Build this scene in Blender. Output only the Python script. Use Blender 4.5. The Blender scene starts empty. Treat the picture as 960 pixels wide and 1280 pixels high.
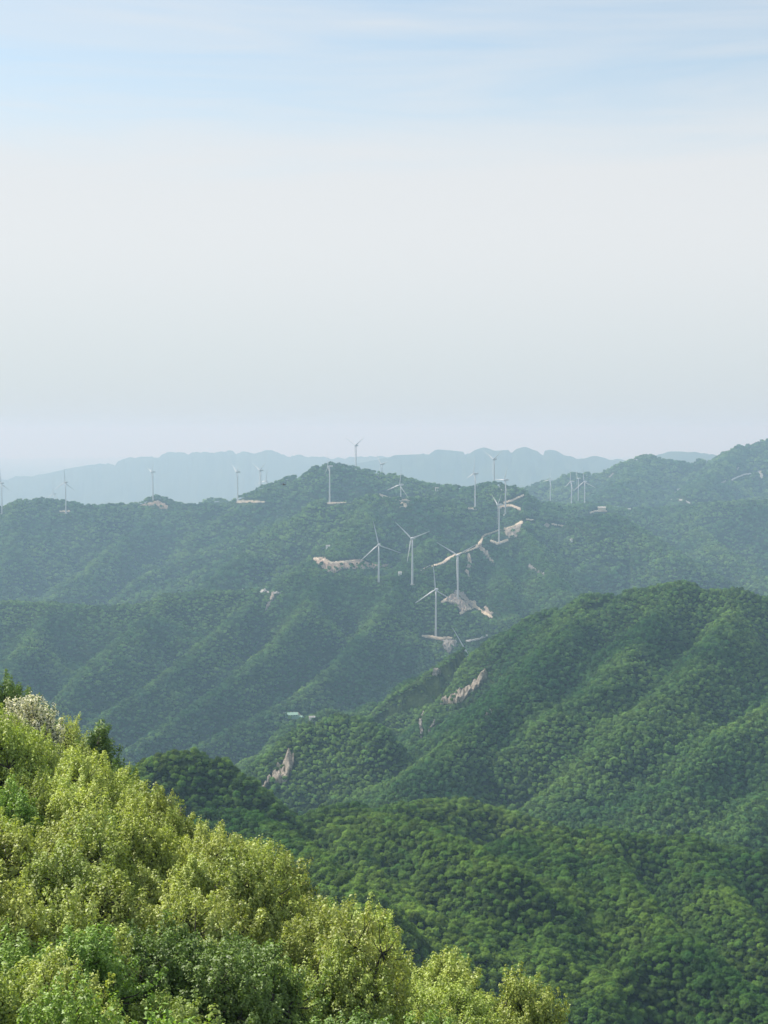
import bpy, math, random
import numpy as np
from mathutils import Vector, Matrix

R = math.radians
rng = np.random.default_rng(7)
random.seed(7)
SC = bpy.context.scene
COL = SC.collection

# ------------------------------------------------------------------ camera
F = 1860.0                      # focal length in photo pixels (960 x 1280)
HZ = 540.0                      # image row of the true horizon
PITCH = math.atan((640 - HZ) / F)
cam_d = bpy.data.cameras.new('camera')
cam = bpy.data.objects.new('camera', cam_d)
COL.objects.link(cam)
cam_d.sensor_fit = 'VERTICAL'
cam_d.sensor_height = 24.0
cam_d.lens = 24.0 * F / 1280.0
cam_d.clip_start = 0.5
cam_d.clip_end = 200000.0
cam.location = (0, 0, 0)
cam.rotation_euler = (math.pi / 2 - PITCH, 0, 0)
SC.camera = cam

# ------------------------------------------------------------------ light
SUN_EL, SUN_AZ = R(48), R(-60)          # azimuth from +Y towards +X
world = bpy.data.worlds.new('World')
SC.world = world
world.use_nodes = True
wn, wl = world.node_tree.nodes, world.node_tree.links
wn.clear()
w_out = wn.new('ShaderNodeOutputWorld')
w_bg = wn.new('ShaderNodeBackground')
w_bg.inputs['Strength'].default_value = 0.104
sky = wn.new('ShaderNodeTexSky')
sky.sky_type = 'NISHITA'
sky.sun_disc = False
sky.sun_elevation = SUN_EL
sky.sun_rotation = SUN_AZ
sky.altitude = 1200
sky.air_density = 1.15
sky.dust_density = 2.0
sky.ozone_density = 0.6
# thin high cloud veil: long flat streaks
tc = wn.new('ShaderNodeTexCoord')
sep = wn.new('ShaderNodeSeparateXYZ')
wl.new(tc.outputs['Generated'], sep.inputs[0])
mp = wn.new('ShaderNodeMapping')
mp.inputs['Scale'].default_value = (2.2, 2.2, 26.0)
mp.inputs['Rotation'].default_value = (0.0, R(2.0), 0.0)
wl.new(tc.outputs['Generated'], mp.inputs[0])
nz = wn.new('ShaderNodeTexNoise')
nz.inputs['Scale'].default_value = 1.6
nz.inputs['Detail'].default_value = 7.0
nz.inputs['Roughness'].default_value = 0.55
nz.inputs['Distortion'].default_value = 0.6
wl.new(mp.outputs[0], nz.inputs['Vector'])
# veil density = band in elevation, edges broken up by the noise
ad = wn.new('ShaderNodeMath'); ad.operation = 'MULTIPLY_ADD'
ad.inputs[1].default_value = 0.075
wl.new(nz.outputs['Fac'], ad.inputs[0]); wl.new(sep.outputs['Z'], ad.inputs[2])
band = wn.new('ShaderNodeMapRange'); band.interpolation_type = 'SMOOTHERSTEP'
band.inputs['From Min'].default_value = 0.185
band.inputs['From Max'].default_value = 0.325
band.inputs['To Min'].default_value = 0.92
band.inputs['To Max'].default_value = 0.0
wl.new(ad.outputs[0], band.inputs['Value'])
st = wn.new('ShaderNodeMapRange')
st.inputs['From Min'].default_value = 0.35
st.inputs['From Max'].default_value = 0.8
st.inputs['To Min'].default_value = 0.30
st.inputs['To Max'].default_value = 0.75
wl.new(nz.outputs['Fac'], st.inputs['Value'])
mxx = wn.new('ShaderNodeMath'); mxx.operation = 'MAXIMUM'
wl.new(band.outputs[0], mxx.inputs[0]); wl.new(st.outputs[0], mxx.inputs[1])
veil = wn.new('ShaderNodeMix'); veil.data_type = 'RGBA'
VEIL = (5.55, 5.65, 5.72, 1)
vc = wn.new('ShaderNodeMix'); vc.data_type = 'RGBA'      # the veil is greyer low down
vc.inputs[6].default_value = (4.15, 4.72, 5.08, 1)
vc.inputs[7].default_value = VEIL
lowr = wn.new('ShaderNodeMapRange'); lowr.interpolation_type = 'SMOOTHSTEP'
lowr.inputs['From Min'].default_value = -0.02
lowr.inputs['From Max'].default_value = 0.14
wl.new(sep.outputs['Z'], lowr.inputs['Value']); wl.new(lowr.outputs[0], vc.inputs[0])
wl.new(vc.outputs[2], veil.inputs[7])
wl.new(mxx.outputs[0], veil.inputs[0])
tint = wn.new('ShaderNodeMix'); tint.data_type = 'RGBA'; tint.blend_type = 'MULTIPLY'
tint.inputs[0].default_value = 1.0
tint.inputs[7].default_value = (1.0, 1.12, 1.07, 1)
wl.new(sky.outputs[0], tint.inputs[6])
wl.new(tint.outputs[2], veil.inputs[6])
wl.new(veil.outputs[2], w_bg.inputs['Color'])
wl.new(w_bg.outputs[0], w_out.inputs['Surface'])

sun_d = bpy.data.lights.new('sun', 'SUN')
sun_d.energy = 5.0
sun_d.angle = R(0.55)
sun_d.color = (1.0, 0.95, 0.87)
sun = bpy.data.objects.new('sun', sun_d)
COL.objects.link(sun)
sdir = Vector((math.sin(SUN_AZ) * math.cos(SUN_EL), math.cos(SUN_AZ) * math.cos(SUN_EL), math.sin(SUN_EL)))
sun.rotation_euler = sdir.to_track_quat('Z', 'Y').to_euler()
sun.location = (0, 0, 300)

SC.view_settings.view_transform = 'Standard'
SC.view_settings.look = 'None'
SC.view_settings.exposure = 0.5
SC.view_settings.gamma = 1.0
SC.render.engine = 'CYCLES'
SC.cycles.use_denoising = True
SC.cycles.denoiser = 'OPENIMAGEDENOISE'
SC.cycles.denoising_input_passes = 'RGB_ALBEDO_NORMAL'
SC.cycles.max_bounces = 6
SC.cycles.diffuse_bounces = 2
SC.cycles.transmission_bounces = 3
SC.cycles.volume_bounces = 2
SC.cycles.use_adaptive_sampling = False
SC.cycles.transparent_max_bounces = 4

# ------------------------------------------------------------------ helpers
CP, SP = math.cos(PITCH), math.sin(PITCH)


def at(px, py, D):
    """point seen at photo pixel (px, py) at forward distance D (world Y)"""
    u, v = (px - 480.0) / F, (py - 640.0) / F
    dy = CP - v * SP
    dz = -SP - v * CP
    k = D / dy
    return (u * k, D, dz * k)


def project(x, y, z):
    f = y * CP - z * SP
    up = y * SP + z * CP
    return 480 + F * x / f, 640 - F * up / f


def _hash(ix, iy, seed):
    h = (ix.astype(np.int64) * 374761393 + iy.astype(np.int64) * 668265263 + seed * 974634777) & 0xFFFFFFFF
    h = ((h ^ (h >> 13)) * 1274126177) & 0xFFFFFFFF
    h = (h ^ (h >> 16)) & 0xFFFF
    return h / 65535.0


def perlin(x, y, seed=0):
    x = np.asarray(x, float); y = np.asarray(y, float)
    ix, iy = np.floor(x), np.floor(y)
    fx, fy = x - ix, y - iy
    ux, uy = fx * fx * fx * (fx * (fx * 6 - 15) + 10), fy * fy * fy * (fy * (fy * 6 - 15) + 10)

    def g(a, b, dx, dy):
        t = _hash(a, b, seed) * 2 * np.pi
        return np.cos(t) * dx + np.sin(t) * dy
    n00 = g(ix, iy, fx, fy); n10 = g(ix + 1, iy, fx - 1, fy)
    n01 = g(ix, iy + 1, fx, fy - 1); n11 = g(ix + 1, iy + 1, fx - 1, fy - 1)
    return (n00 * (1 - ux) + n10 * ux) * (1 - uy) + (n01 * (1 - ux) + n11 * ux) * uy


def fbm(x, y, oct=4, seed=0):
    s, a = 0, 1.0
    for i in range(oct):
        s = s + a * perlin(x * 2 ** i, y * 2 ** i, seed + i)
        a *= 0.5
    return s


def mesh_obj(name, verts, faces, mat=None, parent=None, smooth=False, link=True):
    """verts (n,3), faces: array (m,4) / (m,3) or list of tuples -> linked mesh object"""
    me = bpy.data.meshes.new(name)
    verts = np.asarray(verts, np.float32)
    if isinstance(faces, np.ndarray):
        k = faces.shape[1]
        me.vertices.add(len(verts)); me.vertices.foreach_set('co', verts.ravel())
        me.loops.add(faces.size); me.loops.foreach_set('vertex_index', faces.astype(np.int32).ravel())
        me.polygons.add(len(faces))
        me.polygons.foreach_set('loop_start', np.arange(0, faces.size, k, dtype=np.int32))
        me.update(calc_edges=True)
    else:
        me.from_pydata([tuple(map(float, v)) for v in verts], [], faces)
        me.update()
    if smooth:
        me.polygons.foreach_set('use_smooth', np.ones(len(me.polygons), bool))
    o = bpy.data.objects.new(name, me)
    if mat:
        me.materials.append(mat)
    if link:
        COL.objects.link(o)
    if parent:
        o.parent = parent
    return o


def tag(o, label=None, cat=None, group=None, kind=None):
    for k, v in (('label', label), ('category', cat), ('group', group), ('kind', kind)):
        if v:
            o[k] = v
    return o


def empty(name, loc=(0, 0, 0)):
    o = bpy.data.objects.new(name, None)
    o.empty_display_size = 1.0
    COL.objects.link(o)
    o.location = loc
    return o


class MB:
    """mesh builder made of tubes, boxes and lofts"""
    def __init__(s):
        s.v, s.f = [], []

    def tube(s, pts, rad, n=8, cap=True):
        pts = [Vector(p) for p in pts]
        base = len(s.v)
        for i, p in enumerate(pts):
            d = (pts[min(i + 1, len(pts) - 1)] - pts[max(i - 1, 0)]).normalized()
            a = d.cross(Vector((0.3, 0.95, 0.1)))
            if a.length < 0.05:
                a = d.cross(Vector((1, 0, 0)))
            a.normalize(); b = d.cross(a)
            for k in range(n):
                t = 2 * math.pi * k / n
                s.v.append(tuple(p + (a * math.cos(t) + b * math.sin(t)) * rad[i]))
        for i in range(len(pts) - 1):
            for k in range(n):
                q = base + i * n
                s.f.append((q + k, q + (k + 1) % n, q + n + (k + 1) % n, q + n + k))
        if cap:
            s.f.append(tuple(base + k for k in range(n))[::-1])
            s.f.append(tuple(base + (len(pts) - 1) * n + k for k in range(n)))
        return s

    def box(s, lo, hi):
        b = len(s.v)
        for z in (lo[2], hi[2]):
            for x, y in ((lo[0], lo[1]), (hi[0], lo[1]), (hi[0], hi[1]), (lo[0], hi[1])):
                s.v.append((x, y, z))
        for f in ((0, 3, 2, 1), (4, 5, 6, 7), (0, 1, 5, 4), (1, 2, 6, 5), (2, 3, 7, 6), (3, 0, 4, 7)):
            s.f.append(tuple(b + i for i in f))
        return s

    def loft(s, rings):
        b = len(s.v); n = len(rings[0])
        for r in rings:
            s.v += [tuple(p) for p in r]
        for i in range(len(rings) - 1):
            for k in range(n):
                q = b + i * n
                s.f.append((q + k, q + (k + 1) % n, q + n + (k + 1) % n, q + n + k))
        s.f.append(tuple(b + k for k in range(n))[::-1])
        s.f.append(tuple(b + (len(rings) - 1) * n + k for k in range(n)))
        return s

    def build(s, name, mat, parent=None, smooth=False):
        return mesh_obj(name, s.v, s.f, mat, parent, smooth)


# ------------------------------------------------------------------ materials
def new_mat(name):
    m = bpy.data.materials.new(name)
    m.use_nodes = True
    m.node_tree.nodes.clear()
    return m, m.node_tree.nodes, m.node_tree.links


def mix_rgb(n, l, fac, a, b, mode='MIX'):
    q = n.new('ShaderNodeMix'); q.data_type = 'RGBA'; q.blend_type = mode
    for s, v in ((0, fac), (6, a), (7, b)):
        if hasattr(v, 'is_linked') or isinstance(v, bpy.types.NodeSocket):
            l.new(v, q.inputs[s])
        elif isinstance(v, tuple):
            q.inputs[s].default_value = (*v[:3], 1)
        else:
            q.inputs[s].default_value = v
    return q.outputs[2]


def rng_node(n, l, v, a, b, c=0.0, d=1.0):
    m = n.new('ShaderNodeMapRange')
    for k, x in (('From Min', a), ('From Max', b), ('To Min', c), ('To Max', d)):
        m.inputs[k].default_value = x
    l.new(v, m.inputs['Value'])
    return m.outputs[0]


def noise_node(n, l, scale, detail=3, vec=None, rough=0.55):
    t = n.new('ShaderNodeTexNoise')
    t.inputs['Scale'].default_value = scale
    t.inputs['Detail'].default_value = detail
    t.inputs['Roughness'].default_value = rough
    if vec is not None:
        l.new(vec, t.inputs['Vector'])
    return t.outputs['Fac']


def leaf_shader(n, l, col, trans=0.3, gloss=0.03):
    out = n.new('ShaderNodeOutputMaterial')
    d = n.new('ShaderNodeBsdfDiffuse'); l.new(col, d.inputs[0])
    t = n.new('ShaderNodeBsdfTranslucent')
    tcol = mix_rgb(n, l, 1.0, col, (1.15, 1.2, 0.55), 'MULTIPLY')
    l.new(tcol, t.inputs[0])
    m = n.new('ShaderNodeMixShader'); m.inputs[0].default_value = trans
    l.new(d.outputs[0], m.inputs[1]); l.new(t.outputs[0], m.inputs[2])
    g = n.new('ShaderNodeBsdfGlossy'); g.inputs['Roughness'].default_value = 0.55
    g.inputs['Color'].default_value = (1, 1, 1, 1)
    m2 = n.new('ShaderNodeMixShader'); m2.inputs[0].default_value = gloss
    l.new(m.outputs[0], m2.inputs[1]); l.new(g.outputs[0], m2.inputs[2])
    l.new(m2.outputs[0], out.inputs['Surface'])


def make_near_leaf(name, spots=None):
    m, n, l = new_mat(name)
    oi = n.new('ShaderNodeObjectInfo')
    at_ = n.new('ShaderNodeAttribute'); at_.attribute_name = 'rnd'
    geo = n.new('ShaderNodeNewGeometry')
    v1 = rng_node(n, l, at_.outputs['Fac'], 0, 1, 0.62, 1.38)
    c = mix_rgb(n, l, 1.0, oi.outputs['Color'], v1, 'MULTIPLY')
    f2 = rng_node(n, l, noise_node(n, l, 0.55, 3, geo.outputs['Position']), 0.35, 0.7)
    c2 = mix_rgb(n, l, f2, c, mix_rgb(n, l, 1.0, c, (1.06, 1.0, 0.85), 'MULTIPLY'))
    if spots:
        f3 = rng_node(n, l, at_.outputs['Fac'], 0.30, 0.33)
        c2 = mix_rgb(n, l, f3, c2, spots)
    leaf_shader(n, l, c2, 0.30, 0.04)
    return m


def make_forest_leaf(name):
    m, n, l = new_mat(name)
    oi = n.new('ShaderNodeObjectInfo')
    geo = n.new('ShaderNodeNewGeometry')
    big = rng_node(n, l, noise_node(n, l, 0.0065, 4, geo.outputs['Position'], 0.6), 0.38, 0.64)
    c = mix_rgb(n, l, big, (0.038, 0.096, 0.024), (0.135, 0.210, 0.042))
    r1 = rng_node(n, l, oi.outputs['Random'], 0, 1, 0.5, 1.65)
    c = mix_rgb(n, l, 1.0, c, r1, 'MULTIPLY')
    # nearest hills yellower; beyond, haze and shade painted in as bluer leaf colour
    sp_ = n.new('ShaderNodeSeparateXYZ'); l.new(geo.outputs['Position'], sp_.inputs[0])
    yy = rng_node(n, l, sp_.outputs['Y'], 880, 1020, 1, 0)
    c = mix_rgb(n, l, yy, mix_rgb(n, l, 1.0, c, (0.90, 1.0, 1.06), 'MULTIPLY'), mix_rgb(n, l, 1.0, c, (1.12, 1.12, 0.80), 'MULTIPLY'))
    fr = n.new('ShaderNodeMath'); fr.operation = 'FRACT'
    mu = n.new('ShaderNodeMath'); mu.operation = 'MULTIPLY'; mu.inputs[1].default_value = 17.31
    l.new(oi.outputs['Random'], mu.inputs[0]); l.new(mu.outputs[0], fr.inputs[0])
    f2 = rng_node(n, l, fr.outputs[0], 0.7, 1.0, 0, 0.8)
    c = mix_rgb(n, l, f2, c, mix_rgb(n, l, 1.0, c, (0.72, 0.92, 1.1), 'MULTIPLY'))
    at_ = n.new('ShaderNodeAttribute'); at_.attribute_name = 'rnd'
    v1 = rng_node(n, l, at_.outputs['Fac'], 0, 1, 0.7, 1.3)
    c = mix_rgb(n, l, 1.0, c, v1, 'MULTIPLY')
    leaf_shader(n, l, c, 0.14, 0.006)
    return m


def make_ground():
    m, n, l = new_mat('forest_floor')
    geo = n.new('ShaderNodeNewGeometry')
    out = n.new('ShaderNodeOutputMaterial')
    a = rng_node(n, l, noise_node(n, l, 0.004, 6, geo.outputs['Position'], 0.65), 0.35, 0.65)
    c = mix_rgb(n, l, a, (0.020, 0.036, 0.013), (0.040, 0.060, 0.020))
    b = rng_node(n, l, noise_node(n, l, 0.09, 4, geo.outputs['Position'], 0.7), 0.3, 0.7, 0.6, 1.4)
    c = mix_rgb(n, l, 1.0, c, b, 'MULTIPLY')
    d = n.new('ShaderNodeBsdfDiffuse'); l.new(c, d.inputs[0])
    bp = n.new('ShaderNodeBump'); bp.inputs['Strength'].default_value = 0.8
    bp.inputs['Distance'].default_value = 6.0
    l.new(noise_node(n, l, 0.05, 5, geo.outputs['Position'], 0.7), bp.inputs['Height'])
    l.new(bp.outputs[0], d.inputs['Normal'])
    l.new(d.outputs[0], out.inputs['Surface'])
    return m


def make_rock(name, c1, c2, c3, scale=0.12):
    m, n, l = new_mat(name)
    geo = n.new('ShaderNodeNewGeometry')
    out = n.new('ShaderNodeOutputMaterial')
    a = rng_node(n, l, noise_node(n, l, scale, 5, geo.outputs['Position'], 0.65), 0.36, 0.64)
    c = mix_rgb(n, l, a, c1, c2)
    v = n.new('ShaderNodeTexVoronoi'); v.feature = 'DISTANCE_TO_EDGE'
    v.inputs['Scale'].default_value = scale * 1.6
    l.new(geo.outputs['Position'], v.inputs['Vector'])
    cr = rng_node(n, l, v.outputs['Distance'], 0.0, 0.06, 1, 0)
    c = mix_rgb(n, l, cr, c, c3)
    d = n.new('ShaderNodeBsdfDiffuse'); l.new(c, d.inputs[0]); d.inputs['Roughness'].default_value = 0.8
    bp = n.new('ShaderNodeBump'); bp.inputs['Strength'].default_value = 0.9; bp.inputs['Distance'].default_value = 1.5
    l.new(noise_node(n, l, scale * 3, 5, geo.outputs['Position'], 0.7), bp.inputs['Height'])
    l.new(bp.outputs[0], d.inputs['Normal'])
    l.new(d.outputs[0], out.inputs['Surface'])
    return m


def plain(name, col, rough=0.6, var=0.15, scale=0.8, metal=0.0):
    m, n, l = new_mat(name)
    geo = n.new('ShaderNodeTexCoord')
    out = n.new('ShaderNodeOutputMaterial')
    a = rng_node(n, l, noise_node(n, l, scale, 5, geo.outputs['Object'], 0.6), 0.3, 0.7, 1 - var, 1 + var)
    c = mix_rgb(n, l, 1.0, tuple(col), a, 'MULTIPLY')
    p = n.new('ShaderNodeBsdfPrincipled')
    p.inputs['Roughness'].default_value = rough
    p.inputs['Metallic'].default_value = metal
    l.new(c, p.inputs['Base Color'])
    l.new(p.outputs[0], out.inputs['Surface'])
    return m


M_GROUND = make_ground()
M_LEAF = make_near_leaf('oak_leaves')
M_BLOSSOM = make_near_leaf('blossom_and_leaves', (0.86, 0.83, 0.68))
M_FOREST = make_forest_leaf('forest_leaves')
M_BARK = plain('bark', (0.05, 0.042, 0.034), 0.9, 0.3, 6.0)
M_SOIL = make_rock('graded_soil', (0.60, 0.50, 0.37), (0.76, 0.66, 0.52), (0.46, 0.37, 0.28), 0.05)
M_PINK = make_rock('reddish_soil', (0.36, 0.27, 0.21), (0.62, 0.50, 0.39), (0.16, 0.12, 0.09), 0.13)
M_ROCK = make_rock('grey_rock', (0.24, 0.22, 0.20), (0.46, 0.43, 0.39), (0.08, 0.08, 0.07), 0.2)
M_TAN = make_rock('tan_rock', (0.34, 0.29, 0.23), (0.58, 0.51, 0.42), (0.12, 0.10, 0.08), 0.16)
M_RUBBLE = make_rock('broken_rock', (0.34, 0.27, 0.22), (0.56, 0.50, 0.44), (0.12, 0.10, 0.09), 0.16)
M_PALE = make_rock('pale_rock', (0.50, 0.48, 0.45), (0.68, 0.66, 0.62), (0.30, 0.28, 0.26), 0.10)
M_WHITE = plain('turbine_paint', (0.54, 0.56, 0.58), 0.45, 0.04, 0.1)
M_GREY = plain('concrete', (0.42, 0.41, 0.39), 0.9, 0.15)
M_WALL = plain('white_render', (0.72, 0.71, 0.68), 0.8, 0.08)
M_GREENROOF = plain('pale_green_sheet', (0.26, 0.42, 0.33), 0.9, 0.1)
M_GREYROOF = plain('grey_roof', (0.45, 0.47, 0.50), 0.7, 0.12)
M_CREAM = plain('cream_wall', (0.66, 0.58, 0.40), 0.8, 0.08)
M_DARK = plain('dark_glass', (0.04, 0.05, 0.06), 0.2, 0.1)
M_BIRD = plain('bird_feathers', (0.02, 0.02, 0.022), 0.7, 0.2)

# ------------------------------------------------------------------ terrain skeleton
TREE = 6.0      # canopy height taken off a crest so that the tree tops draw the skyline


def ridge(pts, S=0.45, r=30.0, off=TREE, amp=1.0):
    P = np.array([at(*p) for p in pts])
    if off == TREE:
        off = np.where(P[:, 1] < 1000, 3.5, np.where(P[:, 1] < 2050, 4.5, TREE))
    P[:, 2] -= off
    S = min(0.92, S * (1.32 if r <= 16 else (1.22 if r < 22 else 1.1))) if S < 0.7 and pts[0][2] < 6000 else S
    return P, S, r, amp


RIDGES = [
    # far hazy ranges
    ridge([(-200, 600, 16500), (60, 590, 16500), (130, 578, 16500), (170, 568, 16500), (215, 561, 16500), (260, 557, 16500), (300, 555, 16500), (338, 557, 16500),
           (350, 560, 16500), (400, 562, 16500), (450, 565, 16700), (520, 572, 16800)], 0.28, 60, 0),
    ridge([(430, 582, 13500), (470, 575, 13500), (495, 569, 13500), (525, 568, 13500), (548, 562, 13500), (565, 563, 13500), (585, 565, 13500), (604, 558, 13500), (622, 562, 13500), (640, 559, 13500), (656, 555, 13500),
           (672, 560, 13500), (695, 563, 13600), (722, 570, 13600), (745, 570, 13700), (790, 576, 13900), (840, 578, 14000), (900, 585, 14100)], 0.32, 25, 0),
    ridge([(780, 585, 12500), (815, 571, 12500), (838, 564, 12500), (868, 562, 12500), (890, 566, 12500), (930, 574, 12500)], 0.3, 50, 0),
    # mountain at the right
    ridge([(600, 628, 5600), (655, 613, 5600), (690, 601, 5600), (715, 594, 5600), (745, 592, 5600), (765, 587, 5600), (788, 577, 5600), (808, 571, 5600), (826, 575, 5600),
           (850, 580, 5650), (878, 579, 5650), (900, 569, 5600), (925, 560, 5600), (960, 552, 5600), (1040, 540, 5600), (1200, 552, 5600)], 0.36, 40),
    ridge([(808, 571, 5600), (800, 590, 5300), (770, 612, 4950)], 0.40, 25),
    ridge([(925, 560, 5600), (900, 585, 5250), (870, 612, 4850)], 0.40, 25),
    # skyline ridge with turbines
    ridge([(-200, 640, 4150), (-60, 634, 4150), (5, 633, 4150), (28, 627, 4150), (50, 625, 4150), (78, 630, 4150), (105, 634, 4150), (140, 632, 4200), (170, 634, 4250), (198, 628, 4300),
           (225, 633, 4250), (260, 631, 4200), (292, 627, 4200), (305, 622, 4200), (330, 608, 4200), (365, 597, 4150), (398, 584, 4100), (415, 580, 4100), (442, 584, 4100),
           (468, 589, 4100), (490, 594, 4100), (512, 599, 4050), (542, 607, 4000), (560, 608, 3950), (590, 610, 3900), (602, 606, 3850), (620, 604, 3800), (638, 608, 3800),
           (652, 617, 3800), (668, 627, 3850)], 0.42, 25),
    ridge([(668, 627, 3850), (700, 632, 4100), (735, 634, 4200), (790, 637, 4300), (850, 633, 4300), (900, 628, 4200), (960, 626, 4200), (1100, 622, 4200)], 0.36, 30),
    # bench with access road below the peak
    ridge([(395, 632, 3500), (411, 629, 3500), (440, 627, 3500), (463, 622, 3500), (500, 626, 3460), (540, 625, 3500), (594, 636, 3600), (620, 622, 3700)], 0.42, 20, 2),
    ridge([(594, 637, 3600), (560, 662, 3350), (520, 690, 3100), (500, 712, 2950)], 0.42, 20),
    ridge([(463, 622, 3500), (450, 655, 3250), (420, 690, 3000), (400, 700, 2900)], 0.42, 20),
    # spurs on the left far face
    ridge([(28, 627, 4150), (15, 680, 3850), (-20, 730, 3600)], 0.42, 18),
    ridge([(198, 628, 4300), (170, 660, 4050), (130, 695, 3800), (80, 740, 3550)], 0.42, 18),
    ridge([(300, 623, 4200), (255, 665, 3950), (205, 700, 3700), (150, 745, 3500)], 0.42, 18),
    ridge([(395, 632, 3500), (345, 668, 3400), (300, 700, 3250), (255, 738, 3100)], 0.42, 18),
    # right far face
    ridge([(760, 636, 4280), (770, 670, 3900), (820, 710, 3500), (880, 750, 3200)], 0.4, 20),
    ridge([(860, 632, 4300), (880, 670, 3900), (940, 715, 3500), (1000, 750, 3200)], 0.4, 20),
    ridge([(668, 627, 3850), (700, 655, 3600), (740, 648, 3550), (765, 645, 3600), (800, 665, 3500), (850, 700, 3300)], 0.4, 20, 3),
    # ridge that carries the winding road
    ridge([(500, 718, 2850), (530, 714, 2900), (555, 701, 3000), (585, 686, 3120), (600, 678, 3200), (606, 668, 3260), (628, 662, 3330), (652, 654, 3450), (652, 640, 3560),
           (640, 630, 3660), (622, 612, 3760)], 0.46, 14, 1),
    ridge([(650, 655, 3440), (668, 690, 3150), (700, 735, 2850), (740, 775, 2600)], 0.44, 16),
    ridge([(625, 680, 3280), (628, 720, 2950), (640, 765, 2700)], 0.44, 14),
    # middle ridge, its crest and its descent
    ridge([(-250, 740, 2750), (-60, 747, 2700), (0, 751, 2700), (60, 753, 2700), (120, 758, 2680), (180, 753, 2680), (210, 743, 2700), (240, 739, 2720), (290, 738, 2730), (330, 735, 2750),
           (350, 727, 2760), (375, 713, 2780), (400, 713, 2780), (430, 718, 2780), (460, 721, 2770), (500, 716, 2770), (530, 719, 2760), (545, 735, 2750), (565, 750, 2740),
           (590, 758, 2720), (615, 775, 2680), (650, 800, 2550)], 0.44, 22),
    ridge([(530, 719, 2760), (538, 750, 2720), (545, 795, 2640), (566, 800, 2600), (600, 815, 2450)], 0.5, 14),
    ridge([(60, 753, 2700), (40, 800, 2500), (0, 850, 2350)], 0.46, 14),
    ridge([(210, 743, 2700), (165, 790, 2500), (110, 840, 2350), (60, 890, 2220)], 0.46, 14),
    ridge([(330, 735, 2750), (272, 790, 2520), (200, 848, 2340), (120, 900, 2180)], 0.48, 13),
    ridge([(400, 713, 2780), (385, 760, 2560), (335, 815, 2390), (260, 870, 2230), (165, 935, 2080)], 0.48, 13),
    ridge([(500, 716, 2770), (475, 770, 2540), (425, 825, 2370), (370, 872, 2230), (290, 910, 2120), (220, 950, 2020)], 0.48, 13),
    ridge([(545, 795, 2640), (505, 838, 2450), (440, 880, 2250), (375, 915, 2120), (310, 965, 1980)], 0.48, 13),
    # big hill at the right
    ridge([(440, 892, 1820), (480, 872, 1800), (520, 849, 1780), (560, 822, 1760), (600, 799, 1750), (650, 780, 1720), (700, 756, 1700), (740, 745, 1680), (800, 733, 1650),
           (850, 729, 1630), (900, 735, 1630), (960, 742, 1650), (1060, 760, 1700), (1250, 800, 1750)], 0.46, 25),
    ridge([(600, 802, 1750), (612, 845, 1620), (560, 880, 1500), (535, 905, 1440)], 0.46, 14),
    ridge([(740, 745, 1680), (700, 800, 1500), (655, 850, 1400), (610, 890, 1320), (560, 935, 1250), (500, 985, 1160)], 0.44, 14),
    ridge([(655, 850, 1400), (690, 905, 1300), (740, 940, 1240), (800, 965, 1180), (850, 1020, 1080), (900, 1060, 1020)], 0.42, 14),
    ridge([(850, 729, 1630), (800, 790, 1480), (770, 840, 1380), (700, 890, 1290)], 0.44, 14),
    ridge([(920, 737, 1630), (900, 790, 1470), (860, 840, 1370), (800, 890, 1270), (760, 935, 1200)], 0.42, 14),
    ridge([(1060, 760, 1700), (1020, 830, 1450), (950, 890, 1280), (880, 940, 1180), (840, 990, 1100)], 0.42, 14),
    ridge([(1060, 860, 1400), (1000, 930, 1240), (950, 990, 1120), (920, 1050, 1020)], 0.42, 14),
    # dome with the cliff
    ridge([(328, 982, 1330), (346, 952, 1350), (365, 925, 1370), (390, 904, 1380), (420, 895, 1380), (450, 897, 1370), (475, 912, 1340)], 0.95, 30),
    # near hills
    ridge([(120, 992, 760), (165, 962, 790), (200, 944, 800), (236, 938, 800), (268, 948, 800), (300, 970, 790), (318, 988, 785)], 0.9, 14),
    ridge([(240, 1050, 690), (268, 1012, 720), (300, 1012, 710), (330, 1026, 680), (360, 1048, 645), (400, 1078, 605), (430, 1100, 580), (458, 1122, 555)], 0.62, 10),
    ridge([(310, 1008, 770), (340, 1012, 790), (375, 1013, 810), (410, 1012, 820), (440, 1009, 830), (490, 1006, 860), (540, 1002, 900), (580, 1000, 930), (620, 1010, 930), (670, 1027, 910)], 0.52, 16),
    ridge([(440, 1009, 830), (500, 1024, 770), (545, 1040, 730), (590, 1062, 690), (640, 1085, 650)], 0.60, 10),
    ridge([(410, 1012, 820), (440, 1050, 730), (480, 1090, 660), (520, 1130, 600)], 0.60, 10),
    ridge([(560, 1085, 690), (600, 1066, 740), (650, 1048, 780), (700, 1039, 800), (745, 1036, 810), (800, 1039, 820), (850, 1048, 820), (900, 1058, 810), (960, 1068, 800),
           (1100, 1095, 800)], 0.54, 20),
    ridge([(745, 1036, 810), (770, 1090, 710), (810, 1140, 645), (850, 1180, 600), (900, 1215, 570), (960, 1262, 540), (1020, 1320, 510)], 0.58, 10),
    ridge([(850, 1180, 600), (780, 1190, 590), (740, 1230, 555), (720, 1290, 515)], 0.58, 10),
    ridge([(860, 1050, 815), (890, 1100, 730), (930, 1150, 665), (980, 1200, 620)], 0.58, 10),
    ridge([(650, 1048, 780), (630, 1100, 680), (590, 1150, 600), (560, 1200, 545)], 0.60, 10),
    ridge([(700, 1039, 800), (700, 1100, 690), (690, 1160, 610), (670, 1220, 550)], 0.58, 10),
]
BUMPS = []      # (x, y, dz, radius)


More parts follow.
